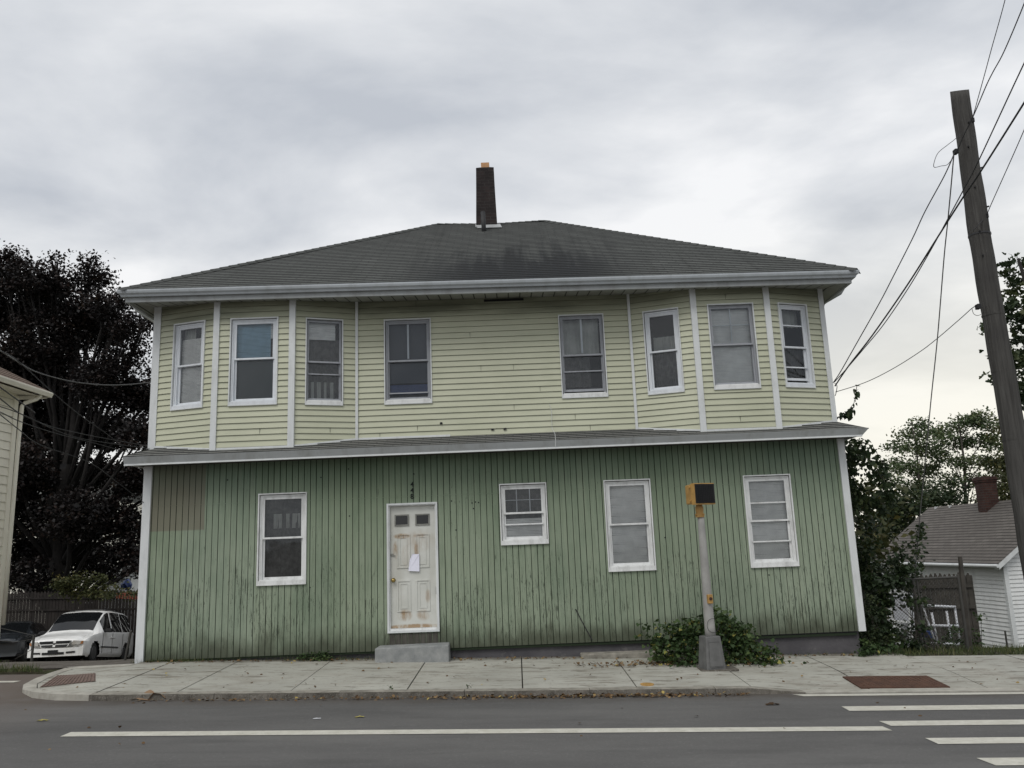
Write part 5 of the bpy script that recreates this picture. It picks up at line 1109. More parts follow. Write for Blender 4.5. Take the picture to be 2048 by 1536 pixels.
litter('scrap', 634, 1438, .09, 'white', 'small white scrap lying on the road above the white line', 'litter', .01, 3)
litter('brown_leaf', 1545, 1410, .16, 'dead', 'dark curled leaf cluster on the road left of the crosswalk', 'leaf', .03, 5)
# ------------------------------------------------------------------ right neighbour
WC = Vector((12.55, 22)); wd = Vector((-.075, 1)).normalized(); wg = Vector((wd.y, -wd.x))
hw = 2.05; ze = .96; zr_ = 2.66; oh = .28; Ln = 6.3
wz = terr(12.5, 22)
wh = empty('white_cottage', (WC.x, WC.y, wz), 'small white clapboard cottage with brown grey shingle roof and brick chimney', 'house')
WI = Matrix.Translation((WC.x, WC.y, wz)).inverted()
def wbuild(mb, n, m_, **k): o = mb.build(n, m_, wh, **k); o.matrix_parent_inverse = WI; return o
def wp(u, v, z): q = WC+wg*u+wd*v; return Vector((q.x, q.y, z))
M_['lip_shade'] = simple('clapboard_lip_shade', (.10, .10, .10), .9)  # shade under the clapboard edges, put into the colour of the lips
SF = Frame(tuple(WC+wd*Ln), tuple(WC)); GF = Frame(tuple(WC), tuple(WC+wg*hw*2))
mb = MB(); lap(mb, SF, 0, SF.L, wz-.6, ze+.1, ex=.105, dep=.02); wbuild(mb, 'side_wall', ['whitehouse', 'lip_shade'])
mb = MB(); z = wz-.6
while z < zr_+.1:
    zn = z+.105
    def sp2(q): 
        if q <= ze: return 0, 2*hw
        f = (q-ze)/(zr_-ze)*hw; return f, 2*hw-f
    (a, b), (c2, d2) = sp2(z), sp2(min(zn, zr_))
    if b > a and d2 >= c2:
        mb.face([GF.p(a, z, .02), GF.p(b, z, .02), GF.p(d2, min(zn, zr_), 0), GF.p(c2, min(zn, zr_), 0)]); mb.face([GF.p(a, z, 0), GF.p(b, z, 0), GF.p(b, z, .02), GF.p(a, z, .02)], 1)
    z = zn
wbuild(mb, 'gable_wall', ['whitehouse', 'lip_shade'])
mb = MB(); q = wp(.0, .0, 0); mb.tube([(q.x, q.y, wz-.5), (q.x, q.y, ze+.05)], .075, 4); wbuild(mb, 'corner_board', 'trim')
mb = MB(); rows = 22
for i in range(rows):
    ta, tb = i/rows, (i+1)/rows; zA = ze+(zr_-ze)*ta; zB2 = ze+(zr_-ze)*tb; uA = -oh+(hw+oh)*ta; uB = -oh+(hw+oh)*tb; k = .15
    for v0, v1 in zip(lin(-.22, Ln+.2, 12), lin(-.22, Ln+.2, 12)[1:]):
        mb.face([wp(uA, v1, zA+.01), wp(uA, v0, zA+.01), wp(uB, v0, zB2), wp(uB, v1, zB2)], 0, [(v1, i*.14), (v0, i*.14), (v0, i*.14+.14), (v1, i*.14+.14)])
        mb.face([wp(2*hw-uA, v0, zA), wp(2*hw-uA, v1, zA), wp(2*hw-uB, v1, zB2), wp(2*hw-uB, v0, zB2)], 0, [(v0, i*.14), (v1, i*.14), (v1, i*.14+.14), (v0, i*.14+.14)])
        mb.face([wp(uA, v1, zA-.012), wp(uA, v0, zA-.012), wp(uA, v0, zA+.01), wp(uA, v1, zA+.01)], 1)
wr_ = wbuild(mb, 'roof', ['brownroof', 'black'])
mb = MB(); mb.tube([wp(-oh-.04, -.24, ze-.05), wp(-oh-.04, Ln+.2, ze-.05)], .045, 8); wbuild(mb, 'gutter', 'trim')
mb = MB()
for s_ in (1, -1):
    f = lambda u: u if s_ > 0 else 2*hw-u
    a0_, a1_ = wp(f(-oh), -.22, ze-.14), wp(f(hw), -.22, zr_-.13); b0_, b1_ = wp(f(-oh), -.22, ze-.0), wp(f(hw), -.22, zr_-.008); d_ = Vector((wd.x, wd.y, 0))*.2
    mb.hexa([a0_, a1_, a1_+d_, a0_+d_, b0_, b1_, b1_+d_, b0_+d_] if s_ > 0 else [a1_, a0_, a0_+d_, a1_+d_, b1_, b0_, b0_+d_, b1_+d_])
wbuild(mb, 'rake_board', 'trim')
mb = MB(); q0_, q1_ = wp(-oh, -.1, ze-.08), wp(-oh, Ln, ze-.08); mb.face([q0_, q1_, wp(.02, Ln, ze-.08), wp(.02, -.1, ze-.08)]); wbuild(mb, 'soffit', 'fencewood')
mb = MB(); c = wp(hw-.22, 3.0, 0); w_ = .21
for (z0_, z1_, ww) in ((1.9, 3.24, w_), (3.24, 3.30, w_+.025), (3.30, 3.36, w_+.045), (3.36, 3.40, w_+.015)):
    A = [Vector((c.x-ww, c.y-ww, z0_)), Vector((c.x+ww, c.y-ww, z0_)), Vector((c.x+ww, c.y+ww, z0_)), Vector((c.x-ww, c.y+ww, z0_))]
    for i in range(4): j = (i+1) % 4; up_ = Vector((0, 0, z1_-z0_)); mb.face([A[i], A[j], A[j]+up_, A[i]+up_], 0, [(i*.54, z0_), (i*.54+.54, z0_), (i*.54+.54, z1_), (i*.54, z1_)])
    mb.face([q+Vector((0, 0, z1_-z0_)) for q in A]); mb.face(A[::-1])
wc_ = mb.build('chimney', 'redbrick', wr_)
for px in (1870, 1887, 1928, 1993):
    p = at(px, 1013, 26); mb = MB(); T = Matrix.Translation(wp(hw-.08, 6.2-(px-1865)/21.0, zr_-.03)) @ Matrix.Rotation(R(35), 4, 'Z'); mb.box(-.10, .10, -.012, .012, -.05, .03, T=T); o = mb.build('ridge_tab', 'trim', wr_)
# stockade fence
FY = 18.6
def fence(label, x0, x1, y0, y1, ztop, name, mat, pw=.085, gap=.012, group=None, posts=3, jag=.02, pointed=True):
    n = int(math.hypot(x1-x0, y1-y0)/(pw+gap)); b = (x0, y0, terr(x0, y0)); f = empty(name, b, label, 'fence', group); I_ = Matrix.Translation(b).inverted(); mb = MB()
    for i in range(n):
        t = (i+.5)/n; x, y = x0+(x1-x0)*t, y0+(y1-y0)*t; zt_ = (ztop(t) if callable(ztop) else ztop)+random.uniform(-jag, jag); zb2 = terr(x, y)-.15; dx, dy = (x1-x0)/n*.44, (y1-y0)/n*.44
        p = [(x-dx, y-dy-.01, zb2), (x+dx, y+dy-.01, zb2), (x+dx, y+dy+.012, zb2), (x-dx, y-dy+.012, zb2)]; zs2 = zt_-(.08 if pointed else 0)
        mb.hexa(p+[(a, b2, zs2) for a, b2, _ in p])
        if pointed:
            k = .25; mb.hexa([(a, b2, zs2) for a, b2, _ in p]+[(x-dx*k, y-.01, zt_), (x+dx*k, y-.01, zt_), (x+dx*k, y+.012, zt_), (x-dx*k, y+.012, zt_)])
    o = mb.build('picket_panel', mat, f); o.matrix_parent_inverse = I_
    zt0_ = ztop(0) if callable(ztop) else ztop; zt1_ = ztop(1) if callable(ztop) else ztop
    for fr_ in (.25, .62):
        mb = MB(); za, zb2 = zt0_-fr_*1.2, zt1_-fr_*1.2; mb.hexa([(x0, y0-.05, za), (x1, y1-.05, zb2), (x1, y1-.012, zb2), (x0, y0-.012, za), (x0, y0-.05, za+.06), (x1, y1-.05, zb2+.06), (x1, y1-.012, zb2+.06), (x0, y0-.012, za+.06)]); o = mb.build('rail', mat, f); o.matrix_parent_inverse = I_
    for i in range(posts):
        t = i/(posts-1); x, y = x0+(x1-x0)*t, y0+(y1-y0)*t; mb = MB(); mb.box(x-.05, x+.05, y+.015, y+.11, terr(x, y)-.3, (ztop(t) if callable(ztop) else ztop)-.05); o = mb.build('post', mat, f, bevel=.008); o.matrix_parent_inverse = I_
    return f
a = at(1847, 1148, FY); b = at(1937, 1146, FY)
fence('weathered pointed stockade fence panel in front of the white cottage', a.x-.3, b.x+.03, FY, FY, lambda t: a.z+(b.z-a.z)*t, 'stockade_fence', 'fencewood', posts=2)
fence('dark stockade fence along the back of the parking lot', -24, -11.5, 33.5, 33.0, lambda t: at(60, 1178, 33.3).z+(-.25)*t, 'stockade_fence', 'darkfence', pw=.13, gap=.001, posts=6)
fence('short dark fence return running from the lot fence towards the green house', -11.4, -7.2, 33.0, 24, lambda t: at(280, 1190, 33.0).z+.1*t, 'stockade_fence', 'darkfence', pw=.13, gap=.001, posts=3)
# chain link fence
def chain(label, xa_, xb_, Y, zt_, name='chain_link_fence'):
    b = (xa_, Y, zt(xa_, Y)); f = empty(name, b, label, 'fence'); I_ = Matrix.Translation(b).inverted(); mb = MB(); L = xb_-xa_; zb2 = zt(xa_, Y)-.02; H = zt_-zb2; st = .055
    k = -int(H/st)-1
    while k*st < L:
        for sg in (1, -1):
            x0 = k*st; x1 = x0+H; a_, b_ = max(0, x0), min(L, x1)
            if b_ > a_:
                za = (a_-x0); zb3 = (b_-x0)
                if sg < 0: za, zb3 = H-za, H-zb3
                mb.tube([(xa_+a_, Y, zb2+za), (xa_+b_, Y, zb2+zb3)], .0022, 3, caps=False)
        k += 1
    o = mb.build('wire_mesh', 'chain', f); o.matrix_parent_inverse = I_
    mb = MB(); mb.tube([(xa_, Y, zt_), (xb_, Y, zt_+.01)], .02, 8); o = mb.build('top_rail', 'chain', f); o.matrix_parent_inverse = I_
    for x, r_, ex_ in ((xa_, .018, .02), (xa_+L*.53, .024, .03), (xa_+L*.57, .018, -.02), (xb_, .026, .05)):
        mb = MB(); mb.tube([(x, Y, zb2-.2), (x, Y, zt_+ex_)], r_, 8); o = mb.build('post', 'chain', f); o.matrix_parent_inverse = I_
    return f
chain('rusty chain link fence with top rail to the right of the house', at(1724, 1163, 14.6).x, at(1916, 1155, 14.6).x, 14.6, at(1820, 1159, 14.6).z)
mb = MB(); a = at(1920, 1113, 15.0); b = at(1938, 1300, 14.9); mb.tube([b-Vector((0, 0, .1)), a.lerp(b, .5), a], [.06, .055, .035], 6); tag(mb.build('wooden_post', 'fencewood'), 'old leaning wooden post standing taller than the chain link fence', 'post')
mb = MB(); a = at(2010, 1262, 17); mb.tube([(a.x, 17, terrn(a.x, 17)-.1), (a.x, 17, a.z)], .018, 6); tag(mb.build('metal_stake', 'chain'), 'thin metal stake in the grass before the white cottage corner', 'stake')
# white plastic frame and boards
WY = 17.0
fr = empty('plastic_stand', tuple(at(1885, 1290, WY)), 'open white plastic stand leaning behind the chain link fence', 'stand'); FI = Matrix.Translation(fr.location).inverted()
for (a, b) in (((1846, 1212), (1872, 1290)), ((1863, 1225), (1876, 1290)), ((1893, 1222), (1903, 1290)), ((1909, 1213), (1921, 1290))):
    mb = MB(); mb.tube([at(*a, WY), at(*b, WY)], .022, 6); o = mb.build('upright', 'white', fr, smooth=True); o.matrix_parent_inverse = FI
for (a, b) in (((1844, 1211), (1911, 1214)), ((1856, 1251), (1917, 1252)), ((1862, 1287), (1920, 1288))):
    mb = MB(); mb.tube([at(*a, WY-.03), at(*b, WY-.03)], .026, 6); o = mb.build('crossbar', 'white', fr, smooth=True); o.matrix_parent_inverse = FI
def slab(name, q, Y, th, mat, label, cat):
    mb = MB(); A = [at(x, y, Y) for x, y in q]; B = [p+Vector((0, th, 0)) for p in A]; mb.face(A); mb.face(B[::-1])
    for i in range(4): j = (i+1) % 4; mb.face([A[j], A[i], B[i], B[j]])
    return tag(mb.build(name, mat), label, cat)
slab('board', [(1790, 1240), (1817, 1242), (1816, 1190), (1781, 1190)], 17.4, .03, 'white', 'white sheet leaning among the shrubs behind the chain link fence', 'board')
slab('board', [(1805, 1293), (1820, 1293), (1817, 1246), (1802, 1246)], 17.2, .03, 'greyboard', 'narrow upright grey sheet below the white one', 'board')
slab('board', [(1824, 1262), (1830, 1262), (1826, 1185), (1820, 1185)], 17.1, .03, 'white', 'narrow white plank beside the ivy column', 'board')
slab('plastic_crate', [(1858, 1276), (1873, 1276), (1871, 1264), (1857, 1264)], 17.6, .3, 'blue', 'dark blue plastic crate behind the white plastic stand', 'crate')
x, y = 8.55, 13.98
mb = MB(); mb.hexa([(x-.05, y-.03, zt(x, y)+.01), (x+.07, y-.02, zt(x, y)+.01), (x+.06, y+.05, zt(x, y)+.02), (x-.04, y+.04, zt(x, y)+.02), (x-.03, y-.02, zt(x, y)+.07), (x+.05, y-.01, zt(x, y)+.10), (x+.05, y+.04, zt(x, y)+.09), (x-.02, y+.03, zt(x, y)+.06)]); tag(mb.build('food_carton', 'white'), 'crushed white carton at the grass edge by the fence', 'litter')
x, y = 10.3, 13.6
mb = MB(); mb.tube([(x-.09, y, zt(x, y)+.02), (x, y, zt(x, y)+.025), (x+.09, y+.02, zt(x, y)+.02)], [.02, .035, .02], 7); tag(mb.build('paper_cup', 'white'), 'flattened white cup lying on the sidewalk near the right edge', 'litter')
# ------------------------------------------------------------------ left neighbour
HX, HY1, HY0 = -11.2, 18.4, 13.6; HZ0 = terr(-11, 15)-.5; HZe = 5.67
lh = empty('cream_house', (HX, HY1, terr(HX, HY1)), 'cream clapboard house with brown shingle roof cut off by the left edge', 'house'); LI = Matrix.Translation(lh.location).inverted()
def lbuild(mb, n, m_, **k): o = mb.build(n, m_, lh, **k); o.matrix_parent_inverse = LI; return o
LF = Frame((HX, HY0), (HX, HY1)); BFc = Frame((HX, HY1), (HX-8, HY1)); FFc = Frame((HX-8, HY0), (HX, HY0))
mb = MB(); 
for F in (LF, BFc, FFc): lap(mb, F, 0, F.L, 1.35, HZe+.05, ex=.19, dep=.018)
lbuild(mb, 'wall', ['cream', 'lip_shade'])
mb = MB(); mb.box(HX-8, HX-.02, HY0+.02, HY1-.02, HZ0, 1.35); lbuild(mb, 'lower_storey', 'tan')
mb = MB(); mb.box(HX-.1, HX+.03, HY1-.12, HY1+.03, 0.3, HZe); lbuild(mb, 'corner_board', 'cream')
eo = .55; e0, e1 = HX+eo, HY1+eo*.8; apx, apy = HX-4, HY1-4.1
M_['brown'] = shingle('brown_shingle', (.135, .098, .078), (.18, .135, .108), (.07, .052, .042))
mb = MB(); za_, zb_2 = HZe+.08, HZe+.08+4.5*.62
cn = [(e0, e1), (e0, HY0-.6), (HX-8.6, HY0-.6), (HX-8.6, e1)]; ap = [(apx, apy), (apx, HY0+2), (apx, HY0+2), (apx, apy)]
for i in range(4):
    j = (i+1) % 4; A, B, C_, D2 = (*cn[i], za_), (*cn[j], za_), (*ap[j], zb_2), (*ap[i], zb_2)
    rows_ = 30
    for r_ in range(rows_):
        ta, tb = r_/rows_, (r_+1)/rows_; L_ = lambda P_, Q_, t, dz=0: (P_[0]+(Q_[0]-P_[0])*t, P_[1]+(Q_[1]-P_[1])*t, P_[2]+(Q_[2]-P_[2])*t+dz)
        q = [L_(A, D2, ta, .01), L_(B, C_, ta, .01), L_(B, C_, tb), L_(A, D2, tb)][::-1]
        mb.face(q, 0, [((p_[1] if i % 2 == 0 else p_[0]), r_*.14+(.14 if kk < 2 else 0)) for kk, p_ in enumerate(q)])
lbuild(mb, 'roof', 'brown')
mb = MB(); gp2 = [(-.08, 0), (-.08, -.1), (-.01, -.11), (.03, -.03), (.03, 0)]
sweep(mb, gp2, (e0, e1, za_), (e0, HY0-.6, za_), ((1, 0), (1, 0))); lbuild(mb, 'gutter', 'cream')
mb = MB(); sweep(mb, gp2, (e0, e1, za_), (HX-8.6, e1, za_), ((0, 1), (0, 1))); lbuild(mb, 'rear_gutter', 'cream')
mb = MB(); mb.face([(e0-.06, e1-.06, za_-.14), (e0-.06, HY0-.5, za_-.14), (HX-.05, HY0-.5, za_-.10), (HX-.05, e1-.06, za_-.10)]); mb.face([(e0-.06, e1-.06, za_-.14), (HX-.05, e1-.06, za_-.1), (HX-8, e1-.06, za_-.1)][::-1] if False else [(e0-.06, e1-.06, za_-.141), (HX-8, e1-.06, za_-.141), (HX-8, HY1-.05, za_-.141), (e0-.06, HY1-.05, za_-.141)]); lbuild(mb, 'soffit', 'cream')
mb = MB(); mb.tube([at(82, 781, 18.55), at(80, 792, 18.5), at(74, 798, 18.5), at(50, 806, 18.35), at(44, 812, 18.3), at(37, 880, 18.3), at(20, 1080, 18.3), at(6, 1250, 18.3)], .045, 8); lbuild(mb, 'downspout', 'cream', smooth=True)
# houses behind the beech
def farhouse(label, x0, x1, y0, y1, ztop, mat, roofz, wins=(), name='distant_house'):
    b = (x0, y0, terr(x0, y0)); h = empty(name, b, label, 'house'); I_ = Matrix.Translation(b).inverted()
    mb = MB(); lap(mb, Frame((x0, y0), (x1, y0)), 0, x1-x0, b[2]-1, ztop, ex=.16, dep=.02); mb.box(x0, x1, y0+.03, y1, b[2]-1, ztop); o = mb.build('wall', [mat, 'lip_shade'], h); o.matrix_parent_inverse = I_
    mb = MB(); ym = (y0+y1)/2; E_ = .35
    for s_ in (1, -1):
        ya = y0-E_ if s_ > 0 else y1+E_; q = [(x0-E_, ya, ztop-.02), (x1+E_, ya, ztop-.02), (x1+E_, ym, roofz), (x0-E_, ym, roofz)]; mb.face(q[::s_], 0, [(p[0], 0 if abs(p[2]-roofz) > .01 else 3) for p in q[::s_]])
    mb.face([(x0, y0, ztop), (x0, y1, ztop), (x0, ym, roofz-.1)][::-1], 0); mb.face([(x1, y0, ztop), (x1, y1, ztop), (x1, ym, roofz-.1)])
    o = mb.build('roof', 'pent', h); o.matrix_parent_inverse = I_
    mb = MB(); mb.box(x0-E_, x1+E_, y0-E_-.04, y0-E_, ztop-.16, ztop+.0); o = mb.build('fascia', 'trim', h); o.matrix_parent_inverse = I_
    for (wx, wz_) in wins:
        mb = MB(); F = Frame((x0, y0), (x1, y0)); fring(mb, F, wx, wx+.8, wz_, wz_+1.3, .07, 0, .05); fbox(mb, F, wx+.07, wx+.73, wz_+.62, wz_+.68, 0, .04); w = mb.build('window', 'trim', h); w.matrix_parent_inverse = I_
        mb = MB(); mb.face([F.p(wx+.07, wz_+.07, .03), F.p(wx+.73, wz_+.07, .03), F.p(wx+.73, wz_+1.23, .03), F.p(wx+.07, wz_+1.23, .03)]); mb.build('pane', 'carglass', w)
    return h
a = at(60, 1100, 50); b = at(190, 1100, 50)
farhouse('pale beige house glimpsed through the dark beech leaves', a.x-3, b.x, 50, 58, at(130, 1000, 50).z, 'cream', at(130, 1000, 50).z+2.5, ((3.6, 1.4), (6.0, 1.4), (6.2, -1.0)))
a = at(207, 1150, 44); b = at(262, 1150, 44)
farhouse('low white garage seen beyond the fence behind the minivan', a.x, b.x, 44, 49, at(235, 1151, 44).z, 'whitehouse', at(235, 1151, 44).z+.5, name='garage')
mb = MB(); a = at(243, 1178, 42.5); b = at(262, 1176, 42.5)
mb.tube([a, a.lerp(b, .25)+Vector((0, 0, .12)), a.lerp(b, .5)+Vector((0, 0, .22)), a.lerp(b, .8)+Vector((0, 0, .05)), b], [.05, .22, .30, .20, .06], 7); tag(mb.build('tarp', 'blue'), 'blue tarpaulin heap beside the white garage', 'tarp')
a = at(233, 1191, 32.6); mb = MB()
for i in range(9):
    p = at(234+i*5.2, 1188+i*.3, 32.4); mb.box(p.x-.03, p.x+.03, p.y, p.y+.02, p.z-.16, p.z+.02)
p = at(233, 1187, 32.4); q = at(281, 1190, 32.4); mb.box(p.x, q.x, 32.39, 32.41, p.z-.02, p.z+.01); tag(mb.build('safety_net', 'orange'), 'strip of orange safety netting hung on the dark fence', 'netting')
for lab, bb, Y in (('green bush above the dark fence behind the minivan', [(125, 1168, 20), (155, 1165, 22), (185, 1172, 22), (205, 1180, 16), (140, 1185, 18), (170, 1190, 18)], 35), ('brownish low hedge left of the orange netting', [(215, 1186, 12), (235, 1182, 10), (255, 1188, 10), (270, 1192, 10)], 34)):
    c_ = at(bb[0][0]+30, 1200, Y); bush('bush', lab, 'bush', (c_.x, Y, terr(c_.x, Y)), [pb(*q, Y-3) for q in bb], 1800, .12, 'olive', 'kite', sig=.16)
# leaning posts of an old wire fence
of = empty('wire_fence', tuple(at(62, 1325, 15)), 'remains of an old wire fence with leaning posts at the lot entrance', 'fence'); OI = Matrix.Translation(of.location).inverted()
for (a, b, Y) in (((68, 1270), (62, 1330), 15), ((262, 1262), (247, 1328), 14.6)):
    mb = MB(); mb.tube([at(*b, Y)-Vector((0, 0, .1)), at(*a, Y)], .022, 7); o = mb.build('post', 'chain', of); o.matrix_parent_inverse = OI
for pts in ([(-20, 1252), (20, 1260), (68, 1271)], [(-20, 1280), (30, 1284), (66, 1278)], [(68, 1271), (62, 1300), (30, 1318)]):
    mb = MB(); mb.tube([at(x, y, 15) for x, y in pts], .006, 4); o = mb.build('strand', 'chain', of); o.matrix_parent_inverse = OI
# ------------------------------------------------------------------ cars
def interp(tab, s):
    for (a, b) in zip(tab, tab[1:]):
        if a[0] <= s <= b[0]:
            t = (s-a[0])/(b[0]-a[0]) if b[0] > a[0] else 0; t2 = t
            return [p+(q-p)*t2 for p, q in zip(a[1:], b[1:])]
    return list(tab[-1][1:]) if s > tab[-1][0] else list(tab[0][1:])
def car(name, label, cat, loc, fwd, paint, tab, L, glass_top, side_glass, wheels, wr=.33, group=None, front=True, hwid=.98):
    """tab: s, half width, belt z, roof/hood half width, top z"""
    root = empty(name, loc, label, cat, group)
    fwd = Vector(fwd).normalized(); left = Vector((0, 0, 1)).cross(fwd).normalized(); upv = fwd.cross(left)
    Mx = Matrix((fwd, left, upv)).transposed().to_4x4(); root.matrix_world = Matrix.Translation(loc) @ Mx
    root.rotation_mode = 'XYZ'; root.rotation_euler = Mx.to_euler()
    def bend(s, y): 
        f = max(0, 1-s/1.0); g = max(0, 1-(L-s)/.6); return s+.24*(abs(y)/hwid)**2.4*f*f-.16*(abs(y)/hwid)**2.2*g*g
    NT_ = 20
    def sec(s):
        w, zb2, rw, zt2 = interp(tab, s); zlo = .20 if .25 < s < L-.25 else .24
        key = [(w*.93, zlo), (w*.99, zlo+.10), (w, .52), (w, .70), (w*.985, zb2-.04), (w*.97, zb2), (rw+.035, zt2-.075), (rw, zt2-.03), (rw-.13, zt2), (0, zt2+.025)]
        cnt = [2, 4, 3, 3, 1, 3, 1, 1, 2]; pts = []
        for (p, q, n) in zip(key, key[1:], cnt):
            for k in range(n): pts.append((p[0]+(q[0]-p[0])*k/n, p[1]+(q[1]-p[1])*k/n))
        pts.append(key[-1]); return pts
    ss_ = [0, .02, .06]+lin(.12, L-.12, int(L/.06))+[L-.05, L]
    body = MB(); gl_w = MB(); gl_r = MB(); gl_s = {1: MB(), -1: MB()}; secs = [sec(s) for s in ss_]; K = len(secs[0])
    scal = lambda i: 1
    def V3(i, k, sd):
        s = ss_[i]; y, z = secs[i][k]; return Vector((-bend(s, y), sd*y, z))
    for i in range(len(ss_)-1):
        sm = (ss_[i]+ss_[i+1])/2
        for k in range(K-1):
            yz = ((secs[i][k][0]+secs[i][k+1][0])/2, (secs[i][k][1]+secs[i][k+1][1])/2)
            for sd in (1, -1):
                q = [V3(i, k, sd), V3(i+1, k, sd), V3(i+1, k+1, sd), V3(i, k+1, sd)]
                if sd < 0: q = q[::-1]
                q = q[::-1]
                if k < 12 and any((sm-sw)**2+(yz[1]-wr)**2 < (wr+.055)**2 for sw in wheels): continue
                if k in (13, 14, 15) and any(a < sm < b for a, b in side_glass): gl_s[sd].face(q); continue
                if k >= K-4 and any(a < sm < b for a, b in glass_top): (gl_w if sm < L*.6 else gl_r).face(q); continue
                body.face(q)
    for i, s_ in ((0, 1), (len(ss_)-1, -1)):
        for k in range(K-1):
            q = [V3(i, k, 1), V3(i, k+1, 1), V3(i, k+1, -1), V3(i, k, -1)]
            body.face(q[::s_])
    def weld(o, ang=35):
        import bmesh
        bm = bmesh.new(); bm.from_mesh(o.data); bmesh.ops.remove_doubles(bm, verts=bm.verts, dist=1e-4); bmesh.ops.recalc_face_normals(bm, faces=bm.faces)
        for f in bm.faces: f.smooth = True
        for e_ in bm.edges:
            if len(e_.link_faces) == 2 and e_.calc_face_angle(0) > R(ang): e_.smooth = False
        bm.to_mesh(o.data); bm.free(); return o
    weld(body.build('body', paint, root)); weld(gl_w.build('windscreen', 'carglass', root))
    if gl_r.f: weld(gl_r.build('rear_window', 'carglass', root))
    for sd in (1, -1): weld(gl_s[sd].build('side_window', 'carglass', root))
    mb = MB(); mb.box(-L+.2, -.25, -.80, .80, .22, .62); mb.build('underbody', 'black', root)
    for sw in wheels:
        for sd in (1, -1):
            y0, y1 = sd*.70, sd*(hwid-.05); mb = MB(); T = lambda yy: Vector((-sw, yy, wr))
            mb.tube([T(y0), T(y0+sd*.03), T(y1-sd*.02), T(y1)], [wr-.03, wr, wr, wr-.03], 24); w = mb.build('wheel', 'tyre', root, smooth=False)
            mb = MB(); mb.tube([T(y1-sd*.01), T(y1+sd*.008), T(y1+sd*.014)], [wr*.66, wr*.62, wr*.2], 20); mb.build('wheel_cover', 'rim', w)
    return root, bend, interp
vz = lambda x, y: terr(x, y)+.075
fx, fy = .098, -.995
vc = (-15.2, 28.0)
vloc = (vc[0], vc[1], vz(*vc)-.03)
vslope = .125*.99
van_tab = [(0, .84, .66, .60, .70), (.06, .88, .70, .66, .77), (.3, .93, .80, .70, .86), (.7, .96, .90, .72, .95), (1.05, .97, .95, .74, 1.02), (1.12, .975, .97, .73, 1.06), (1.5, .98, 1.0, .72, 1.42), (1.92, .985, 1.02, .71, 1.71), (2.2, .985, 1.03, .71, 1.785), (3.0, .985, 1.05, .71, 1.81), (3.9, .975, 1.08, .70, 1.79), (4.3, .96, 1.10, .69, 1.73), (4.62, .94, 1.08, .66, 1.38), (4.78, .92, .92, .62, 1.0), (4.82, .90, .80, .6, .86)]
van, bend, _ = car('minivan', 'white minivan parked nose out on the gravel lot left of the house', 'van', vloc, (fx, fy, vslope), 'carpaint', van_tab, 4.82, [(1.14, 1.95)], [(1.55, 2.25), (2.33, 3.25), (3.33, 4.3)], [.86, 3.75])
def fpatch(q, name, mat, parent, off=.012, n=6, th=0):    # a patch laid on the curved nose; q: 4 (y,z)
    mb = MB()
    def P_(u, v): a = [q[0][i]*(1-u)+q[1][i]*u for i in (0, 1)]; b = [q[3][i]*(1-u)+q[2][i]*u for i in (0, 1)]; y, z = a[0]*(1-v)+b[0]*v, a[1]*(1-v)+b[1]*v; return Vector((-bend(0, y)+off+(.03 if z < .55 else 0), y, z))
    for i in range(n):
        u0, u1 = i/n, (i+1)/n
        mb.face([P_(u0, 0), P_(u1, 0), P_(u1, 1), P_(u0, 1)])
        d = Vector((.05, 0, 0)); mb.face([P_(u1, 0), P_(u0, 0), P_(u0, 0)-d, P_(u1, 0)-d]); mb.face([P_(u0, 1), P_(u1, 1), P_(u1, 1)-d, P_(u0, 1)-d])
    return mb.build(name, mat, parent)
gr_ = fpatch([(-.42, .535), (.42, .535), (.50, .725), (-.50, .725)], 'grille', 'carpaint', van, .010)
for s_ in (1, -1):
    fpatch([(s_*.045, .635), (s_*.45, .635), (s_*.49, .72), (s_*.045, .72)], 'grille_opening', 'black', gr_, .035); fpatch([(s_*.045, .53), (s_*.38, .53), (s_*.43, .605), (s_*.045, .605)], 'grille_opening', 'black', gr_, .036)
    hl = fpatch([(s_*.52, .585), (s_*.80, .60), (s_*.835, .70), (s_*.56, .72)], 'headlight', 'lens', van, .020); fpatch([(s_*.76, .60), (s_*.83, .615), (s_*.845, .69), (s_*.79, .70)], 'indicator', 'amberlens', hl, .026)
    fpatch([(s_*.40, .325), (s_*.66, .34), (s_*.66, .39), (s_*.40, .375)], 'fog_slot', 'black', van, .05)
fpatch([(-.035, .60), (.035, .60), (.045, .66), (-.045, .66)], 'badge', 'rim', gr_, .030)
fpatch([(-.86, .24), (.86, .24), (.87, .50), (-.87, .50)], 'bumper', 'carpaint', van, .030, 14)
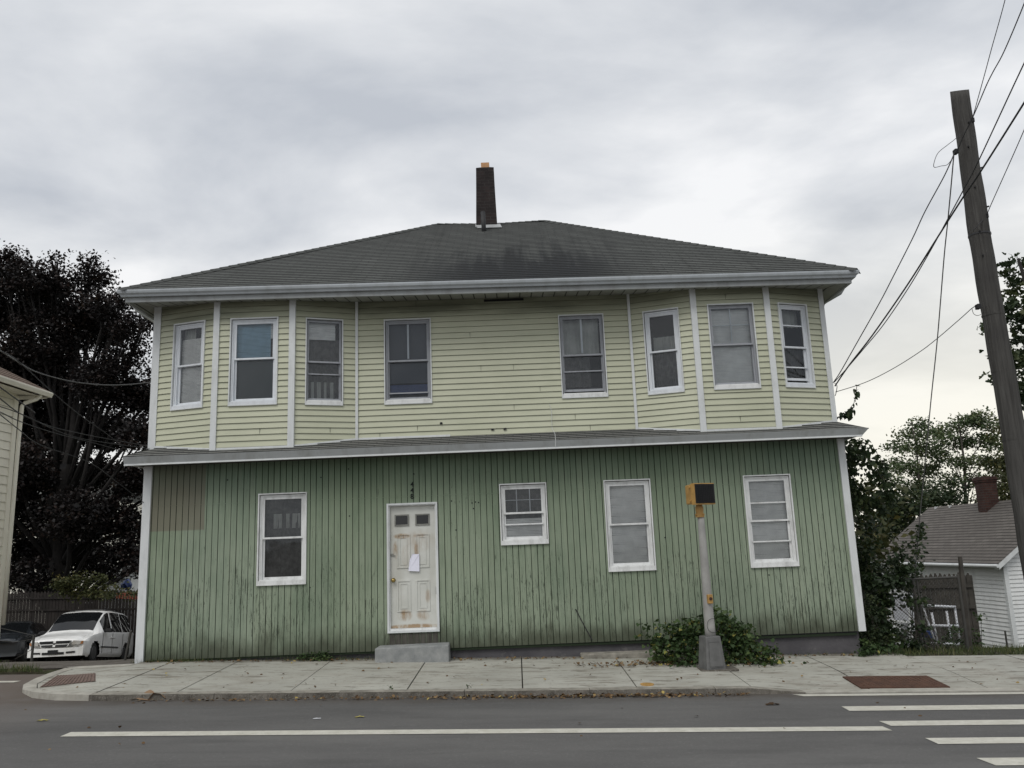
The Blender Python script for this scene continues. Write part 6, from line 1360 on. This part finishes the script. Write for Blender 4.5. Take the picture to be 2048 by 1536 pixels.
fpatch([(-.34, .30), (.34, .30), (.34, .37), (-.34, .37)], 'intake', 'black', van, .05)
fpatch([(-.155, .30), (.155, .30), (.155, .44), (-.155, .44)], 'licence_plate', 'black', van, .06)
for s_ in (1, -1):
    mb = MB(); mb.box(-2.9, -1.28, s_*.985-.008, s_*.985+.010, .50, .545); mb.build('side_trim', 'rim', van)
    mb = MB(); mb.box(-1.72, -1.55, s_*1.0-.0, s_*1.0+s_*.19, 1.0, 1.13) if s_ > 0 else mb.box(-1.72, -1.55, -1.19, -1.0, 1.0, 1.13); mb.build('mirror', 'black', van, bevel=.03)
    for xx in (-2.18, -2.45): mb = MB(); mb.box(xx-.09, xx+.09, s_*.99-.012, s_*.99+.018, .83, .87); mb.build('door_handle', 'carpaint', van)
    for xx in (-1.42, -2.29, -3.3): mb = MB(); mb.box(xx-.006, xx+.006, s_*.988-.006, s_*.988+.002, .32, 1.0); mb.build('door_seam', 'black', van)
    mb = MB(); mb.tube([(-2.3, s_*.56, 1.81), (-2.4, s_*.56, 1.85), (-3.8, s_*.56, 1.84), (-3.95, s_*.56, 1.80)], .014, 6); mb.build('roof_rail', 'black', van)
for xx in (-2.7, -3.4): mb = MB(); mb.box(xx-.02, xx+.02, -.56, .56, 1.845, 1.865); mb.build('roof_bar', 'rim', van)
suv_tab = [(0, .80, .72, .6, .76), (.1, .86, .80, .66, .84), (.5, .90, .90, .70, .95), (1.2, .92, .96, .70, 1.02), (1.3, .92, .98, .68, 1.05), (1.9, .93, 1.0, .62, 1.42), (2.3, .93, 1.0, .60, 1.50), (3.4, .93, 1.02, .60, 1.49), (3.9, .92, 1.02, .58, 1.40), (4.4, .90, .98, .58, 1.05), (4.5, .88, .9, .56, .95)]
dl = (-17.9, 29.0); car('parked_car', 'dark car parked beside the white minivan at the left edge', 'car', (dl[0], dl[1], vz(*dl)-.03), (.25, -.96, .115), 'darkcar', suv_tab, 4.5, [(1.32, 1.95), (3.92, 4.35)], [(1.7, 2.5), (2.58, 3.6)], [.85, 3.5], hwid=.93)
